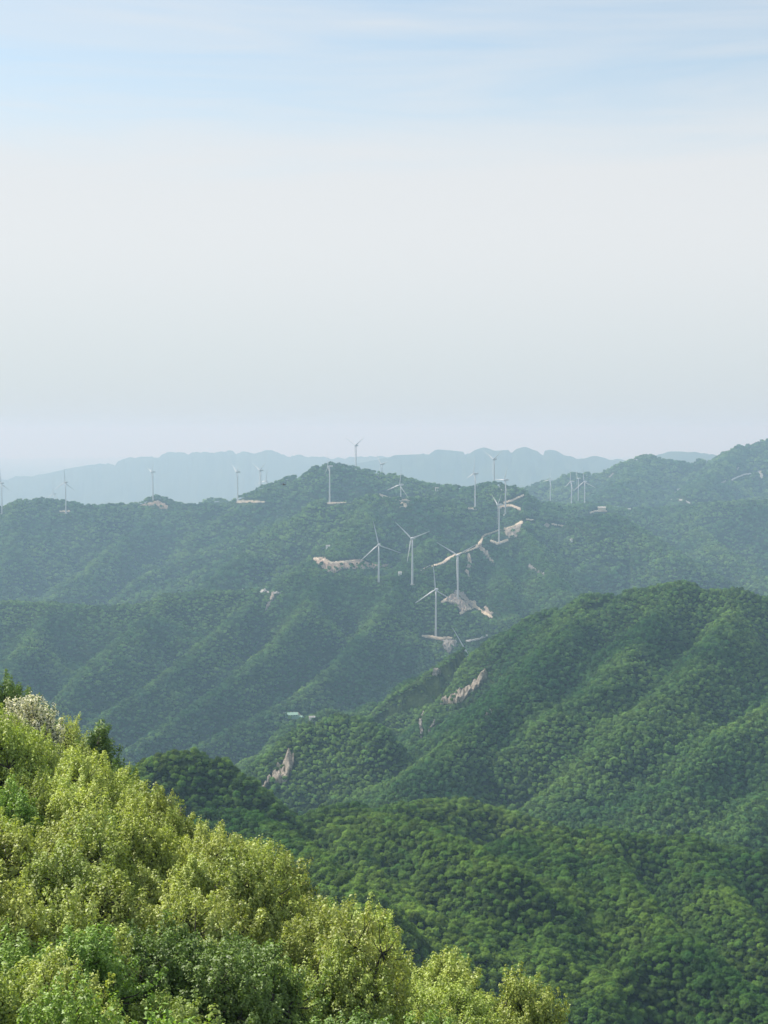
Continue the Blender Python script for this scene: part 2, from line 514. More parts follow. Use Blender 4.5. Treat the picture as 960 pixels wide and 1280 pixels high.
def H0(x, y):
    x = np.asarray(x, float); y = np.asarray(y, float)
    h = np.full(x.shape, -720.0); dep = np.full(x.shape, 200.0)
    for P, S, r, amp in RIDGES:
        lo, hi = P[:, :2].min(0), P[:, :2].max(0)
        reach = (P[:, 2].max() + 730) / S
        sel = (x > lo[0] - reach) & (x < hi[0] + reach) & (y > lo[1] - reach) & (y < hi[1] + reach)
        if not sel.any():
            continue
        xs, ys = x[sel], y[sel]
        best = np.full(xs.shape, -1e9); bd = np.full(xs.shape, 1e9)
        for i in range(len(P) - 1):
            a, b = P[i], P[i + 1]
            ab = b - a
            t = np.clip(((xs - a[0]) * ab[0] + (ys - a[1]) * ab[1]) / (ab[0] ** 2 + ab[1] ** 2), 0, 1)
            d = np.hypot(xs - a[0] - t * ab[0], ys - a[1] - t * ab[1])
            drop = S * (np.sqrt(d * d + r * r) - r)
            # convex upper slopes, straight lower ones
            hi_ = a[2] + t * ab[2] - drop
            w = hi_ > best
            best[w] = hi_[w]; bd[w] = drop[w]
        hs = h[sel]; ds = dep[sel]
        k = 9.0
        diff = best - hs
        q = np.clip(1 - np.abs(diff) / k, 0, 1)
        nh = np.maximum(best, hs) + q * q * k * 0.25
        mw = np.clip(0.5 + diff / 60.0, 0, 1); mw = mw * mw * (3 - 2 * mw)
        ds = ds * (1 - mw) + bd * mw
        h[sel] = nh; dep[sel] = ds
    # gullies and small spurs, none at the crests
    wx = x + 60 * perlin(x / 310, y / 310, 5); wy = y + 60 * perlin(x / 310, y / 310, 6)
    a = np.clip((dep - 2) / 75, 0, 1) ** 0.8
    n1 = np.abs(perlin(wx / 230, wy / 230, 11)) * 2
    n2 = np.abs(perlin(wx / 95, wy / 120, 12)) * 2
    n3 = perlin(x / 34, y / 34, 13)
    n4 = np.abs(perlin(wx / 48 + 9, wy / 62, 14)) * 2
    a = a * np.clip(0.72 + 0.28 * (y - 900) / 1300, 0.72, 1.0)
    h = h - a * (np.clip(1 - n1, 0, 1) ** 2 * 62 + np.clip(1 - n2, 0, 1) ** 2 * 24 + np.clip(1 - n4, 0, 1) ** 2 * 9) + (0.3 + 0.7 * a) * 2.2 * n3
    far = np.clip((y - 5000) / 3000, 0, 1)
    h = h + far * 25 * fbm(x / 900, y / 900, 4, 31) * np.clip(dep / 60, 0.1, 1)
    # the foreground slope below the lookout
    s = 0.78 * x + 0.625 * y - 47.0
    xc = np.maximum(x, -70.0)
    near = -18.0 - 0.386 * xc - 0.146 * y - 0.62 * 9 * np.log1p(np.exp(np.clip(s / 9, -30, 60)))
    near = near - 0.25 * np.maximum(0, -x - 70)
    near = near + 0.7 * perlin(x / 9, y / 9, 3)
    near = near - 0.3 * np.maximum(0, x - 30) - 0.4 * np.maximum(0, -y - 20)
    far_en = np.hypot(x, y) < 1500
    h = np.where(far_en, np.maximum(h, near), h)
    return h


def H(x, y):
    h = H0(x, y)
    for bx, by, dz, r in BUMPS:
        d2 = (x - bx) ** 2 + (y - by) ** 2
        w = d2 < (4 * r) ** 2
        if np.any(w):
            h = h + np.where(w, dz * np.exp(-d2 / (2 * r * r)), 0)
    return h


# ------------------------------------------------------------------ turbine table
# hub px, hub py, base py or None (hidden foot), distance range, yaw, blade phase, label
HUB = 85.0
T = [
    (545, 737, 797, 2635, 22, -4, 'large white turbine in front with its foot on the rock-sided pad'),
    (572.5, 694, 752, 2725, 20, 180, 'turbine rising from the cleared tan pad, blades in a Y'),
    (473.5, 681, None, (2760, 3000), 12, -12, 'turbine before the reddish cutting, one long blade pointing sideways'),
    (515.5, 673, None, (2740, 3000), 35, -50, 'turbine at the notch of the wooded ridge, beside the one at the cutting'),
    (624, 631, 678, 3290, 74, 176, 'turbine on the small pad just under the big tan road bend'),
    (632, 600, 632, 3640, 62, 30, 'turbine at the road hairpin below the round hilltop'),
    (594, 592, 637, 3590, 70, 14, 'turbine on the bare shelf, seen almost edge-on, below the round hilltop'),
    (618, 574, None, (3860, 4300), 50, 180, 'turbine standing behind the round hilltop, two blades raised'),
    (412, 583, 628.5, 3500, 80, 2, 'bright turbine on the thin pad in front of the highest peak'),
    (445, 557, None, (4120, 4500), 48, 180, 'turbine standing behind the highest peak, rotor above it'),
    (477.5, 580, None, (4150, 5200), 62, 200, 'small far turbine half sunk behind the shoulder of the highest peak'),
    (501, 606, None, (3470, 3700), 48, 12, 'turbine behind the road fork below the highest peak'),
    (297, 590, 625.5, 4190, 72, 180, 'turbine on the small tan pad where the peak slope begins'),
    (326, 588, None, (4220, 4700), 60, -62, 'turbine hidden to the waist behind the foot of the peak slope'),
    (333, 601, None, (5000, 5400), 30, 10, 'faintest tiny turbine showing just above the peak slope'),
    (191, 590, 627.5, 4275, 74, 46, 'turbine on the reddish mound of the long skyline ridge'),
    (82, 603, 638, 4100, 40, 0, 'turbine on the small pale pad of the long skyline ridge'),
    (67.5, 617, None, (5000, 5400), 50, 0, 'tiny distant turbine peeping over the long skyline ridge'),
    (2, 604, 637, 4120, 40, 120, 'turbine cut off by the edge of the picture'),
    (588, 821, None, (2000, 2300), 30, -33, 'turbine sunk behind the big hill, only one blade showing'),
    (688, 600, None, (4300, 5300), 62, 22, 'turbine before the dip of the pale far mountain, lone blade raised'),
    (714.5, 602, 633, 4250, 72, 8, 'turbine with one bright lowered blade, before the pale far mountain'),
    (723, 598, None, (4500, 6000), 80, 90, 'far thin turbine between two bigger ones before the pale mountain'),
    (731, 602, 633.5, 4260, 35, -8, 'turbine with a long bent blade spread over the pale far mountain'),
]
tur = []
for t in T:
    if t[2] is not None:
        D = t[3]
        bx, by, bz = at(t[0], t[1], D)
        bz -= HUB
        dz = bz - float(H(np.array([bx]), np.array([by]))[0])
        BUMPS.append((bx, by, dz, 34.0 if D < 4000 else 45.0))
# a second pass evens out bumps that overlap
for k in range(3):
    i = 0
    for t in T:
        if t[2] is None:
            continue
        bx, by, bz = at(t[0], t[1], t[3]); bz -= HUB
        e = bz - float(H(np.array([bx]), np.array([by]))[0])
        b = BUMPS[i]; BUMPS[i] = (b[0], b[1], b[2] + e, b[3]); i += 1
for t in T:
    if t[2] is not None:
        x, y, z = at(t[0], t[1], t[3])
        tur.append((x, y, z - HUB))
    else:
        lo, hi = t[3]
        Ds = np.linspace(lo, hi, 160)
        P = np.array([at(t[0], t[1], d) for d in Ds])
        e = (P[:, 2] - HUB) - H(P[:, 0], P[:, 1])
        j = np.where(e <= 0)[0]
        k = int(j[0]) if len(j) else int(np.argmin(e))
        tur.append((P[k, 0], P[k, 1], P[k, 2] - HUB))
        if e[k] > 3:
            BUMPS.append((P[k, 0], P[k, 1], float(e[k]), max(60.0, 0.8 * float(e[k]))))
        print('turbine', t[0], 'D', round(Ds[k]), 'gap', round(float(e[k]), 1))

# ------------------------------------------------------------------ terrain mesh (fan of rows, finer where it is seen)
ths = np.concatenate([np.linspace(-60, -18, 70)[:-1], np.linspace(-18, 18, 521), np.linspace(18, 60, 70)[1:]]) * np.pi / 180


def geo(a, b, s):
    n = max(2, int(math.log(b / a) / s))
    return list(np.geomspace(a, b, n, endpoint=False))


rs = np.array(geo(12, 130, 0.018) + geo(130, 480, 0.02) + geo(480, 4300, 0.00165) + geo(4300, 6200, 0.0045) + geo(6200, 14000, 0.012) + geo(14000, 45000, 0.03) + [45000.0])
TH, RR = np.meshgrid(ths, rs, indexing='ij')
GX, GY = RR * np.sin(TH), RR * np.cos(TH)
GZ = np.empty_like(GX)
for i in range(0, len(ths), 60):
    GZ[i:i + 60] = H(GX[i:i + 60], GY[i:i + 60])
nT, nR = GX.shape
idx = np.arange(nT * nR).reshape(nT, nR)
faces = np.stack([idx[:-1, :-1], idx[1:, :-1], idx[1:, 1:], idx[:-1, 1:]], -1).reshape(-1, 4)
terrain = mesh_obj('terrain', np.stack([GX, GY, GZ], -1).reshape(-1, 3), faces, M_GROUND, None, True)
tag(terrain, 'wooded mountain terrain with ridges and valleys', None, None, 'structure')
print('terrain', GX.shape)
# the rest of the ground all round, far and low
ZMIN = float(GZ.min())
vs, fs = [], []
ang = np.linspace(R(60), R(300), 49)
rad = [12, 40, 120, 300, 800, 2000, 5000, 12000, 45000]
AA, BB = np.meshgrid(ang, rad, indexing='ij')
bx, by = BB * np.sin(AA), BB * np.cos(AA)
bz = H(bx, by)
ii = np.arange(bx.size).reshape(bx.shape)
fb = np.stack([ii[:-1, :-1], ii[1:, :-1], ii[1:, 1:], ii[:-1, 1:]], -1).reshape(-1, 4)
ground = mesh_obj('ground', np.stack([bx, by, bz], -1).reshape(-1, 3), fb, M_GROUND, None, True)
tag(ground, None, None, None, 'structure')
ZMIN = min(ZMIN, float(bz.min()))


def grid_z(x, y):
    th = np.arctan2(x, y); r = np.hypot(x, y)
    fi = np.interp(th, ths, np.arange(nT)); fj = np.interp(r, rs, np.arange(nR))
    i = np.clip(fi.astype(int), 0, nT - 2); j = np.clip(fj.astype(int), 0, nR - 2)
    a, b = fi - i, fj - j
    return (GZ[i, j] * (1 - a) + GZ[i + 1, j] * a) * (1 - b) + (GZ[i, j + 1] * (1 - a) + GZ[i + 1, j + 1] * a) * b


SLOPE = np.maximum.accumulate(GZ / RR, axis=1)      # running skyline of bare ground


def skyline(x, y, back=25.0):
    th = np.arctan2(x, y); r = np.hypot(x, y) - back
    fi = np.interp(th, ths, np.arange(nT)); fj = np.interp(r, rs, np.arange(nR))
    return SLOPE[np.round(fi).astype(int), np.floor(fj).astype(int)]


def hit(px, py, dmin=450.0, dmax=6200.0):
    """first ground met by the view ray through photo pixels (arrays) -> points, nan where none"""
    px = np.atleast_1d(np.asarray(px, float)); py = np.atleast_1d(np.asarray(py, float))
    Ds = np.geomspace(dmin, dmax, 1500)
    out = np.full((len(px), 3), np.nan)
    for s in range(0, len(px), 2000):
        u = (px[s:s + 2000, None] - 480) / F; v = (py[s:s + 2000, None] - 640) / F
        dy = CP - v * SP; dz = -SP - v * CP
        X = u / dy * Ds; Z = dz / dy * Ds
        Y = np.broadcast_to(Ds, X.shape)
        G = grid_z(X, Y)
        below = Z <= G
        k = below.argmax(1); ok = below.any(1) & (k > 0)
        r_ = np.arange(len(k)); k0 = np.maximum(k - 1, 0)
        e0 = Z[r_, k0] - G[r_, k0]; e1 = Z[r_, k] - G[r_, k]
        t = np.clip(e0 / np.where(np.abs(e0 - e1) < 1e-9, 1, e0 - e1), 0, 1)
        D = Ds[k0] + t * (Ds[k] - Ds[k0])
        res = np.stack([u[:, 0] / dy[:, 0] * D, D, dz[:, 0] / dy[:, 0] * D], -1)
        res[~ok] = np.nan
        out[s:s + 2000] = res
    return out


# ------------------------------------------------------------------ bare ground: roads, pads, cuttings and rock
CLEAR = []      # (px polygon test, mean distance) used to keep trees off


def in_poly(px, py, poly):
    inside = np.zeros(px.shape, bool)
    n = len(poly)
    for i in range(n):
        x1, y1 = poly[i]; x2, y2 = poly[(i + 1) % n]
        c = ((y1 > py) != (y2 > py)) & (px < (x2 - x1) * (py - y1) / ((y2 - y1) if y2 != y1 else 1e-9) + x1)
        inside ^= c
    return inside


def seg_dist(px, py, line, w):
    """distance to a polyline divided by its local half width"""
    best = np.full(px.shape, 9.0)
    w = list(w) if isinstance(w, (list, tuple)) else [w] * len(line)
    for i in range(len(line) - 1):
        (x1, y1), (x2, y2) = line[i], line[i + 1]
        L = (x2 - x1) ** 2 + (y2 - y1) ** 2
        t = np.clip(((px - x1) * (x2 - x1) + (py - y1) * (y2 - y1)) / L, 0, 1)
        d = np.hypot(px - x1 - t * (x2 - x1), py - y1 - t * (y2 - y1))
        best = np.minimum(best, d / ((w[i] * (1 - t) + w[i + 1] * t) / 2))
    return best


def patch(name, mat, poly=None, line=None, w=3, rough=1.0, up=0.0, kind=None, label=None, cat=None, group=None, step=0.6, dmin=450.0, grow=1.0, ragged=0.55):
    pts = np.array(poly if poly else line, float)
    x0, y0 = pts.min(0) - 5; x1, y1 = pts.max(0) + 5
    xs = np.arange(x0, x1, step); ys = np.arange(y0, y1, step)
    PX, PY = np.meshgrid(xs, ys, indexing='ij')
    nn = perlin(PX / 3.1, PY / 2.3, 71) + 0.6 * perlin(PX / 1.4, PY / 1.2, 72)
    if poly:
        wob = 2.2 * ragged
        ins = in_poly(PX + wob * nn, PY + wob * perlin(PX / 3, PY / 3, 73), poly)
        test = lambda a, b: in_poly(a, b, poly) | (seg_dist(a, b, list(poly) + [poly[0]], 1.2 * grow) < 1)
    else:
        ins = seg_dist(PX, PY, line, w) < 1 + ragged * nn
        test = lambda a, b: seg_dist(a, b, line, [q + 1.0 * grow for q in (w if isinstance(w, (list, tuple)) else [w] * len(line))]) < 1
    P = np.full(PX.shape + (3,), np.nan)
    P[ins] = hit(PX[ins], PY[ins], dmin)
    ok = ins & ~np.isnan(P[..., 0])
    if ok.sum() < 6:
        print('patch too small', name, pts[0]); return None
    Dm = np.median(P[ok][:, 1])
    ok &= np.abs(P[..., 1] - Dm) < (450 if line and len(line) > 6 else 260)
    # interior depth for tapering the edge into the soil
    inner = ok.copy()
    inner[1:] &= ok[:-1]; inner[:-1] &= ok[1:]; inner[:, 1:] &= ok[:, :-1]; inner[:, :-1] &= ok[:, 1:]
    X, Y, Z = P[..., 0], P[..., 1], P[..., 2]
    nzr = np.abs(perlin(X / 7, Y / 16, 81)) * 2 + 0.6 * np.abs(perlin(X / 3, Y / 7, 82))
    lift = np.where(inner, 0.9 + up + rough * 4.0 * np.nan_to_num(nzr), -0.3 + 0.85 * up)
    P[..., 2] += lift * 0.9
    P[..., 1] -= lift * 0.45
    id_ = -np.ones(PX.shape, int); id_[ok] = np.arange(ok.sum())
    q = np.stack([id_[:-1, :-1], id_[:-1, 1:], id_[1:, 1:], id_[1:, :-1]], -1).reshape(-1, 4)
    Yf = np.stack([P[:-1, :-1, 1], P[:-1, 1:, 1], P[1:, 1:, 1], P[1:, :-1, 1]], -1).reshape(-1, 4)
    good = (q >= 0).all(1)
    good &= (np.nanmax(np.where(np.isnan(Yf), 0, Yf), 1) - np.nanmin(np.where(np.isnan(Yf), 1e9, Yf), 1)) < 60
    q = q[good]
    if kind is None and len(q):     # one rock is one piece
        par = np.arange(ok.sum())
        while True:
            m = par[q].min(1)
            new = par.copy()
            for c_ in range(4):
                np.minimum.at(new, q[:, c_], m)
            if (new == par).all():
                break
            par = new
        big = np.bincount(par[q[:, 0]]).argmax()
        q = q[par[q[:, 0]] == big]
    if len(q) < 4:
        print('patch too small', name, pts[0]); return None
    use, inv = np.unique(q, return_inverse=True)
    Vp = P[ok][use]; q = inv.reshape(q.shape)
    o = mesh_obj(name, Vp, q, mat, None, rough < 0.5)
    # origin at the patch itself
    c = Vector(Vp.mean(0).tolist())
    o.data.transform(Matrix.Translation(-c)); o.location = c
    tag(o, label, cat, group, kind)
    CLEAR.append((test, (P[ok][:, 1].min() - 60, P[ok][:, 1].max() + 60), (x0 - 3, y0 - 3, x1 + 3, y1 + 3), 0.02 if up > 0 else 0.16))
    return o


def road(line, w, mat=M_SOIL, name='dirt_road', **k):
    w = [q + 0.7 for q in w] if isinstance(w, (list, tuple)) else w + 0.7
    return patch(name, mat, line=line, w=w, rough=0.2, up=1.3, kind='structure', ragged=0.3, grow=2.8, **k)


# the winding ridge road and its side pads
road([(526, 713.5), (531, 711), (536, 708.5), (541, 707.5), (547, 706), (552, 704.5), (557, 702), (562, 697), (567, 695), (572, 693.5), (578, 691.5), (585, 689), (592, 686.5), (598, 683.5)],
     [1.2, 1.7, 1.4, 1.9, 1.5, 2.2, 3.0, 5.0, 3.4, 1.8, 1.4, 1.7, 1.5, 2.6])
road([(596, 684), (599, 681), (602, 676), (603, 672), (607, 669), (613, 667), (618, 665), (625, 662.5), (633, 660.5), (640, 658.5), (646, 656), (652, 653.5)],
     [3.5, 5.5, 3.2, 2.4, 2.6, 2.0, 1.7, 1.6, 1.8, 1.5, 2.2, 4.0])
patch('embankment', M_TAN, poly=[(630, 662.5), (651, 655), (652, 662), (646, 672), (637, 673.5), (631, 668)], rough=0.4, kind='structure')
road([(614, 677), (622, 680), (634, 675.5)], 3)
road([(629, 629), (640, 626), (654, 619.5)], 2.4)
road([(625, 634), (638, 632), (650, 636.5)], [4, 2.5, 3.2])
road([(586, 636), (600, 637)], 2)
road([(463, 621), (475, 619.5), (490, 624), (505, 626), (516, 624), (544, 624.5)], [2.2, 4, 2, 3, 3.2, 2])
patch('embankment', M_SOIL, poly=[(498, 635), (502, 625), (514, 625), (509, 629), (510, 635)], rough=0.4, kind='structure')
road([(410, 629.5), (425, 628.5), (439, 626.5)], 2.4)
road([(298, 627.5), (306, 627), (331, 627.5)], [4, 3.2, 1.6])
patch('embankment', M_PINK, poly=[(172, 632), (187, 628), (198, 625.5), (206, 629), (213, 636), (201, 637), (196, 632), (182, 633)], rough=0.5, kind='structure')
road([(75, 639.5), (87, 639.5)], 2)
road([(712, 655.5), (725, 651.5), (738, 648), (750, 645), (760, 645)], [1.8, 2.2, 2.2, 3.5, 2])
road([(690, 655.5), (704, 658)], 1.8)
road([(658, 649.5), (668, 650.5)], 1.6)
patch('embankment', M_TAN, poly=[(679, 656), (683, 652.5), (688, 656), (685, 660), (680, 659)], rough=0.5, kind='structure')
road([(738, 641), (745, 639), (758, 639)], 2)
patch('embankment', M_RUBBLE, poly=[(556, 751), (561, 746), (566, 742), (571, 737), (579, 740), (586, 749), (592, 753), (594, 759), (586, 762), (578, 768), (573, 762), (566, 756)], rough=1.2, kind='structure')
road([(552, 753), (559, 750), (568, 753), (580, 752.5), (593, 753.5), (594, 758)], [2.4, 5.5, 3.6, 3, 4, 4])
road([(576, 767), (584, 762), (591, 761)], [4, 3, 2])
road([(591, 757), (600, 763), (608, 769), (615, 772)], [4, 3, 5, 2])
patch('embankment', M_RUBBLE, poly=[(603, 763), (606, 757), (611, 761), (613, 766), (618, 766), (614, 770), (607, 768)], rough=1.0, kind='structure')
road([(583, 802), (590, 801), (600, 799), (609, 795)], 2, M_PALE)
road([(528, 795.5), (536, 796.5), (547, 798.5), (566, 798)], [2, 3.4, 3.4, 2.4])
road([(393, 699), (404, 700), (414, 704.5), (430, 703.5), (444, 701)], [3, 4, 2.6, 3.4, 2])
patch('embankment', M_PINK, poly=[(391, 700), (398, 697), (404, 696), (409, 700), (414, 705), (430, 704), (441, 700), (452, 699), (462, 704), (474, 706), (488, 705), (484, 709), (466, 711),
                                  (448, 712), (430, 711), (420, 716), (408, 717), (400, 708)], rough=0.9, kind='structure')
patch('embankment', M_PALE, line=[(324, 740), (330, 738.5), (336, 741), (343, 742), (350, 741.5)], w=[2.2, 3.5, 2.4, 3.4, 2], rough=0.9, kind='structure', ragged=0.7)
patch('embankment', M_RUBBLE, line=[(341, 742), (340, 748), (336, 755), (332, 763)], w=[4, 6.5, 5, 2], rough=1.0, kind='structure', ragged=0.7)
patch('rock_outcrop', M_ROCK, poly=[(549, 800), (566, 799), (574, 806), (566, 811), (562, 820), (555, 812)], rough=1.5, label='grey rock face dropping under the pad of the front turbine', cat='rock')
patch('rock_outcrop', M_PALE, line=[(261, 741), (270, 740.5), (279, 744)], w=[2.5, 3, 2], rough=1.0, label='string of white rocks on the middle ridge crest, farther from the scar', cat='rock', group='pale rocks on the ridge crest')
patch('rock_outcrop', M_PALE, line=[(299, 741.5), (304, 738.5), (309, 742.5)], w=[3, 3, 2], rough=1.0, label='clump of white rocks on the middle ridge crest beside the pale scar', cat='rock', group='pale rocks on the ridge crest')
patch('rock_outcrop', M_PALE, line=[(468, 589.5), (472, 594), (475, 597)], w=[2.5, 3.5, 2.5], rough=0.8, label='white rock scar just under the highest peak', cat='rock')
patch('rock_outcrop', M_PALE, line=[(623, 608), (627, 612), (630, 615)], w=[2.5, 3.5, 2.5], rough=0.8, label='pale rock scar on the face of the round hilltop', cat='rock')
patch('rock_outcrop', M_ROCK, line=[(659, 706), (666, 711), (671, 714), (680, 719)], w=[3, 5, 3.5, 2], rough=1.2, label='grey rock streak low on the spur below the tan road bend', cat='rock')
patch('rock_outcrop', M_TAN, line=[(600, 683), (604, 689), (611, 697), (617, 705)], w=[5, 6, 6, 3], rough=1.2, label='tan rock slide under the road bulge, nearer the tan bend', cat='rock')
patch('rock_outcrop', M_TAN, line=[(586, 694), (587, 705), (584, 715), (586, 723)], w=[4, 7, 6, 3], rough=1.2, label='tall rock slide under the road beside the Y-bladed turbine', cat='rock')
patch('rock_outcrop', M_TAN, poly=[(360, 943), (368, 945), (368, 955), (364, 967), (358, 979), (343, 980), (339, 970), (346, 959), (352, 957), (356, 949)], rough=1.8,
      label='tan cliff face on the side of the dark wooded dome', cat='cliff', grow=2.0)
patch('rock_outcrop', M_TAN, line=[(338, 974), (333, 980), (329, 986)], w=[4, 5, 4], rough=1.4, label='small tan rock just below the cliff of the wooded dome', cat='rock', grow=2.0)
patch('rock_outcrop', M_TAN, poly=[(549, 881), (554, 873), (558, 871), (560, 876), (568, 867), (579, 862), (590, 856), (600, 846), (610, 840), (609, 848), (599, 859), (588, 867), (578, 878),
                                   (568, 880), (558, 880)], rough=1.6, label='long reddish rock outcrop slanting across the big hill', cat='rock', grow=1.6)
patch('rock_outcrop', M_ROCK, poly=[(540, 846), (542, 840), (550, 837), (552, 842), (546, 848)], rough=1.4, label='small grey rock near the crest line of the big hill', cat='rock', grow=1.6)
patch('rock_outcrop', M_ROCK, line=[(529, 892), (525, 903), (527, 916), (525, 930)], w=[3, 4.5, 4, 2], rough=1.3, label='grey rock streak low on the big hill, the longer of two', cat='rock', grow=1.6)
patch('rock_outcrop', M_ROCK, line=[(543, 905), (538, 912), (535, 918)], w=[3, 3.5, 2.5], rough=1.3, label='grey rock streak low on the big hill, the shorter of two', cat='rock', grow=1.6)
patch('rock_outcrop', M_ROCK, line=[(610, 886), (614, 891), (606, 894)], w=[2, 2.6, 2], rough=1.0, label='tiny grey rock below the long reddish outcrop', cat='rock', grow=1.4)
road([(915, 600), (922, 596.5), (930, 593.5), (939, 592)], 1.8, M_PALE)
road([(848, 624.5), (856, 626), (862, 629)], 1.8, M_PALE)
patch('rock_outcrop', M_PALE, poly=[(946, 588), (953, 588), (954, 595), (952, 603), (949, 599)], rough=0.8, label='pale quarry cut high on the far mountain beside the white road', cat='quarry cut')
patch('rock_outcrop', M_ROCK, line=[(901, 604), (906, 602)], w=3, rough=0.8, label='pale rock spot down the white road on the far mountain', cat='rock')
patch('rock_outcrop', M_ROCK, line=[(762, 596), (767, 592)], w=3, rough=0.8, label='pale rock spot near the shoulder of the far mountain', cat='rock')
patch('rock_outcrop', M_ROCK, line=[(920, 588), (923, 585)], w=2.4, rough=0.8, label='pale rock spot just above the white road on the far mountain', cat='rock')
patch('clearing', M_TAN, poly=[(352, 890), (372, 890), (382, 898), (397, 900), (397, 904), (378, 904), (366, 902)], rough=0.2, kind='structure')

# ------------------------------------------------------------------ tree prototypes


def leaf_cloud(centers, per, spread, size, up=0.7, out_c=None, seed=1, aspect=0.62, solid=0.0, axis=None):
    r = np.random.default_rng(seed)
    c = np.repeat(centers, per, axis=0)
    d = r.normal(size=c.shape); d /= np.linalg.norm(d, axis=1)[:, None]
    rad = r.uniform(0.25, 1.0, len(c)) ** 0.6
    sp = np.asarray(spread)
    off = d * rad[:, None] * sp
    if axis is not None:            # leafy shoots: long thin sprays along an axis
        ax = np.repeat(axis, per, axis=0)
        tt = r.uniform(-0.55, 0.5, len(c))
        off = ax * tt[:, None] + d * (rad * (0.30 - 0.20 * np.abs(tt + 0.1)))[:, None]
    p = c + off
    nrm = d * 0.7 + r.normal(size=c.shape) * 0.55
    nrm[:, 2] += up
    if out_c is not None:
        o = p - out_c; o /= np.linalg.norm(o, axis=1)[:, None] + 1e-9
        nrm = nrm * (1 - solid) + (0.5 + 1.6 * solid) * o
    nrm /= np.linalg.norm(nrm, axis=1)[:, None]
    t = r.normal(size=c.shape)
    u = np.cross(nrm, t); u /= np.linalg.norm(u, axis=1)[:, None] + 1e-9
    v = np.cross(nrm, u)
    s = size * r.uniform(0.65, 1.3, len(c))[:, None]
    tip = u * s * 0.5; side = v * s * 0.5 * aspect
    droop = nrm * s * 0.08
    V = np.stack([p - tip - droop, p + side + droop, p + tip - droop, p - side + droop], 1).reshape(-1, 3)
    f = np.arange(len(V)).reshape(-1, 4)
    return V, f, r.random(len(f))


def set_rnd(me, vals):
    a = me.attributes.new('rnd', 'FLOAT', 'FACE')
    a.data.foreach_set('value', np.asarray(vals, np.float32))


def spaced(n, fn, dmin, r):
    pts = []
    tries = 0
    while len(pts) < n and tries < n * 60:
        p = fn(r); tries += 1
        if all((p[0] - q[0]) ** 2 + (p[1] - q[1]) ** 2 + (p[2] - q[2]) ** 2 > dmin * dmin for q in pts):
            pts.append(p)
    return np.array(pts)


def near_tree(seed, h=6.6, Rr=2.5, n_tips=210, per=130, leaf=0.135, narrow=1.0, sparse=False, lean=0.0, top_open=0.0):
    """-> (trunk vertex/face lists, leaf arrays) of one foreground tree, foot at z = -0.6"""
    r = np.random.default_rng(seed)
    hc = h * 0.60
    rz = h * 0.40
    lob = r.uniform(0.62, 1.22, 7); lp = r.uniform(0, 6.28)

    def pick(q):
        th = q.uniform(0, 6.283); cz = q.uniform(-0.75, 1.0)
        rr = q.uniform(0.60, 1.0) if q.random() < 0.75 else q.uniform(0.2, 0.7)
        sc = np.interp((th + lp) % 6.283, np.linspace(0, 6.283, 8), np.append(lob, lob[0]))
        w = math.sqrt(max(0, 1 - cz * cz))
        taper = 1.0 if narrow == 1.0 else (0.72 + 0.28 * (1 - (cz + 1) / 2))
        return (rr * w * Rr * sc * narrow * taper * math.cos(th) + lean * (cz + 0.5), rr * w * Rr * sc * narrow * taper * math.sin(th), hc + rr * cz * rz)
    tips = spaced(n_tips, pick, 0.27 * Rr / 2.5, r)
    mb = MB()
    fork = Vector((r.uniform(-.15, .15) + lean * 0.1, r.uniform(-.15, .15), h * 0.30))
    top = Vector((lean * 0.9, 0, h * 0.82))
    mid = fork.lerp(top, 0.5) + Vector((r.uniform(-.2, .2), r.uniform(-.2, .2), 0))
    mb.tube([(0, 0, -0.8), (fork.x * .4, fork.y * .4, h * .14), fork, mid, top], [0.15, 0.12, 0.095, 0.06, 0.02], 6, False)
    anchors = []
    for k in range(7):
        th = k * 2.4 + r.uniform(-.3, .3)
        cz = r.uniform(-0.05, 0.75)
        e = Vector((math.cos(th) * Rr * 0.5 * narrow + lean * .4, math.sin(th) * Rr * 0.5 * narrow, hc + cz * rz * 0.7))
        s = fork.lerp(top, max(0, min(0.6, (e.z - fork.z) / (top.z - fork.z) * 0.4)))
        m = s.lerp(e, 0.5) + Vector((r.uniform(-.28, .28), r.uniform(-.28, .28), -0.22))
        mb.tube([s, m, e], [0.085, 0.065, 0.045], 5, False)
        anchors.append(e)
    for t in tips:
        t = Vector(t)
        a = min(anchors + [mid, top], key=lambda q: (q - t).length)
        m = a.lerp(t, 0.5) + Vector((r.uniform(-.2, .2), r.uniform(-.2, .2), -0.16))
        mb.tube([a, m, t], [0.034, 0.024, 0.012], 4, False)
    pr = per if not sparse else int(per * 0.62)
    ax = (tips - np.array([0, 0, hc - 1.2])); ax /= np.linalg.norm(ax, axis=1)[:, None]
    ax = ax + r.normal(size=ax.shape) * 0.35 + np.array([0, 0, 0.45]); ax /= np.linalg.norm(ax, axis=1)[:, None]
    V, f, rv = leaf_cloud(tips, pr, 0.4, leaf, 0.75, np.array([0, 0, hc - 0.5]), seed + 50, axis=ax * r.uniform(0.7, 1.35, len(ax))[:, None])
    # some leaves along the inner boughs
    inn = tips * 0.62 + np.array([0, 0, hc]) * 0.38
    V2, f2, rv2 = leaf_cloud(inn[::6], pr // 4, np.array([0.5, 0.5, 0.4]), leaf, 0.6, None, seed + 60)
    return mb, np.vstack([V, V2]), np.vstack([f, f2 + len(V)]), np.concatenate([rv, rv2 * 0.9])


class Proto:
    pass


def proto_near(kind, **k):
    mb, V, f, rv = near_tree(**k)
    p = Proto()
    t = mesh_obj('trunk', mb.v, mb.f, M_BARK, None, True, link=False); p.trunk = t
    c = mesh_obj('crown', V, f, M_BLOSSOM if kind == 'blossom' else M_LEAF, None, False, link=False)
    set_rnd(c.data, rv); p.crown = c; p.kind = kind
    return p


